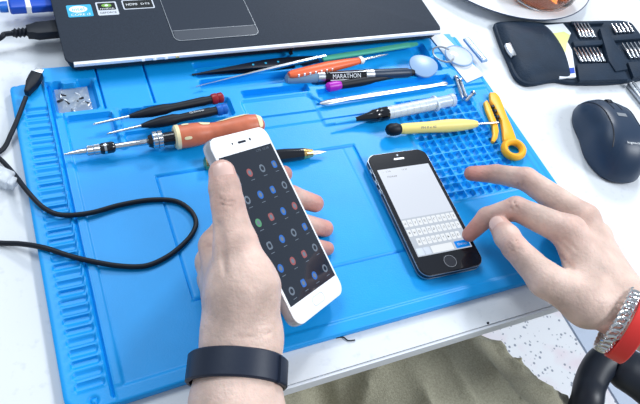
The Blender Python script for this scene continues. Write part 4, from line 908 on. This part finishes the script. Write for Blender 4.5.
# ================================================================== MOUSE
def mouse():
    t = thing('computer_mouse', 'dark navy computer mouse on the white desk at the right', 'mouse', (.527, .112, 0))
    c0 = np.array([.5375, .122]); rot = math.radians(-18); R2 = np.array([[math.cos(rot), -math.sin(rot)], [math.sin(rot), math.cos(rot)]])
    na, nk = 72, 22; V = []; F = []; MI = []
    def outline(a):
        x, y = math.cos(a), math.sin(a); e = 2.5; r = (abs(x)**e+abs(y)**e)**(-1/e); wx = .0315; ly = .0525
        waist = 1-.09*math.exp(-((y*r-.05)/.35)**2)+.03*(y < 0)*abs(y)
        return np.array([x*r*wx*waist, y*r*ly])
    def top(s, a):
        # s: 1 at the outline .. 0 at the centre
        p = outline(a); y = p[1]/.053
        hz_ = .0350*(1-.28*((y*s+.22)**2))
        return hz_*(1-s**4.2)**.62
    for k in range(nk+1):
        s = 1-(k/nk)**1.4 if k else 1
        s = 1-k/nk
        s = math.sin(s*math.pi/2)**.8 if s > 0 else 0
        for i in range(na):
            a = 2*math.pi*i/na; p = R2 @ (outline(a)*s); V.append((*(c0+p), .004+top(s, a)))
    for k in range(nk):
        for i in range(na): F.append([k*na+i, k*na+(i+1) % na, (k+1)*na+(i+1) % na, (k+1)*na+i])
    b0 = len(V)
    for i in range(na): a = 2*math.pi*i/na; p = R2 @ (outline(a)*.96); V.append((*(c0+p), .0006))
    for i in range(na): F.append([b0+i, b0+(i+1) % na, (i+1) % na, i])
    F.append([b0+i for i in range(na)][::-1])
    def side(f):
        m_ = np.mean([V[i] for i in f], 0)[:2]-c0; l_ = R2.T @ m_; return l_[0] < -.0175-.004*math.sin(l_[1]*60)
    mb = MB(); mb.add(V, [f for f in F if not side(f)], M['mouse']); mb.add(V, [f for f in F if side(f)], M['mouse_side']); mb.build('shell', t)
    def sp(x, y, lift=.0):     # point on the shell at local x, y
        a = math.atan2(y/.053, x/.033); 
        best = min(np.linspace(0, 2*math.pi, 720), key=lambda q: abs(math.atan2(math.sin(math.atan2(*outline(q)[::-1])-math.atan2(y, x)), math.cos(math.atan2(*outline(q)[::-1])-math.atan2(y, x)))))
        s = math.hypot(x, y)/np.linalg.norm(outline(best)); s = min(s, .999); p = c0+R2 @ np.array([x, y]); return np.array([*p, .004+top(s, best)+lift])
    mb = MB(); mb.tube([sp(-.0195+.004*math.sin(k*3), .044-.075*k, .0) for k in np.linspace(0, 1, 20)], .0006, M['deck_dark'], 6); mb.tube([sp(.0195-.004*math.sin(k*3), .044-.075*k, .0) for k in np.linspace(0, 1, 20)], .0006, M['deck_dark'], 6)
    mb.tube([sp(-.0045, .050-.035*k, .0) for k in np.linspace(0, 1, 12)], .0005, M['deck_dark'], 6); mb.tube([sp(.0045, .050-.035*k, .0) for k in np.linspace(0, 1, 12)], .0005, M['deck_dark'], 6); mb.build('seam', t, label='dark button seams')
    w0 = sp(0, .030, -.0062); xx = np.array([*(R2 @ [1, 0]), 0]); mb = MB(); mb.lathe(w0-xx*.003, w0+xx*.003, [(0, .0070), (.2, .0078), (.8, .0078), (1, .0070)], M['black_rubber'], 24, flutes=1, fd=.06); mb.build('scroll_wheel', t)
    mb = MB(); q = [sp(x, y, .0003) for x, y in ((-.005, .004), (.005, .004), (.005, .009), (-.005, .009))]; mb.add(q, [[0, 1, 2, 3]], M['dull_steel'], False); mb.build('mode_button', t)
    mb = MB(); text_into(mb, 'logitech', sp(0, -.030, .0012), xx, unit(sp(0, -.026)-sp(0, -.034)), .0028, .014, M['ink']); mb.build('lettering', t, label='white brand lettering')
mouse()
# silver pen at the right frame edge
A = PZ(629.5, 84, .0045); B = PZ(652, 112, .0045); t = thing('metal_pen', 'silver metal pen beyond the mouse at the right edge', 'pen', (A+B)/2*[1, 1, 0])
mb = MB(); mb.lathe(A, B, [(0, .0032), (.04, .0042), (.9, .0042), (1, .003)], M['dull_steel'], 20); mb.build('barrel', t)
x, y, z = frame(B-A); mb = MB(); mb.box(A+y*.018+z*.0050, (.0022, .034, .0010), M['steel'], [x, y, z]); mb.build('clip', t)

# ================================================================== PLATE AND TEA
pcx, pcy = .581, .4215
t = thing('plate', 'white plate with a thin dark rim at the top right', 'plate', (pcx, pcy, 0))
def rev(mb, prof, m, n=72, c=(pcx, pcy)):
    V = []; F = []
    for r, z in prof:
        for i in range(n): a = 2*math.pi*i/n; V.append((c[0]+r*math.cos(a), c[1]+r*math.sin(a), z))
    for j in range(len(prof)-1):
        for i in range(n): F.append([j*n+i, j*n+(i+1) % n, (j+1)*n+(i+1) % n, (j+1)*n+i])
    return mb.add(V, F, m)
mb = MB(); rev(mb, [(.0001, .001), (.075, .001), (.085, .0008), (.100, .006), (.1235, .0125), (.1250, .014), (.1235, .0148), (.100, .0085), (.086, .0045), (.0001, .0045)], M['plate']); mb.build('dish', t)
mb = MB(); mb.tube([(pcx+.1245*math.cos(a), pcy+.1245*math.sin(a), .0140) for a in np.linspace(0, 2*math.pi, 96, endpoint=False)], .0007, M['rim'], 8, closed=True); mb.build('rim_line', t, label='dark rim line')
cc = (.600, .354)
t = thing('tea_glass', 'glass cup of amber tea standing on the plate', 'cup', (cc[0], cc[1], .005))
mb = MB(); rev(mb, [(.0001, .0052), (.034, .0052), (.040, .008), (.0455, .020), (.048, .040), (.0485, .055), (.0470, .0552), (.0463, .040), (.0438, .022), (.037, .0105), (.0001, .0100)], M['glass'], 48, cc); mb.build('glass', t)
mb = MB(); rev(mb, [(.0001, .0103), (.0366, .0107), (.0434, .022), (.0460, .040), (.0461, .0405), (.0001, .0405)], M['tea'], 48, cc); mb.build('tea', t, label='amber tea')
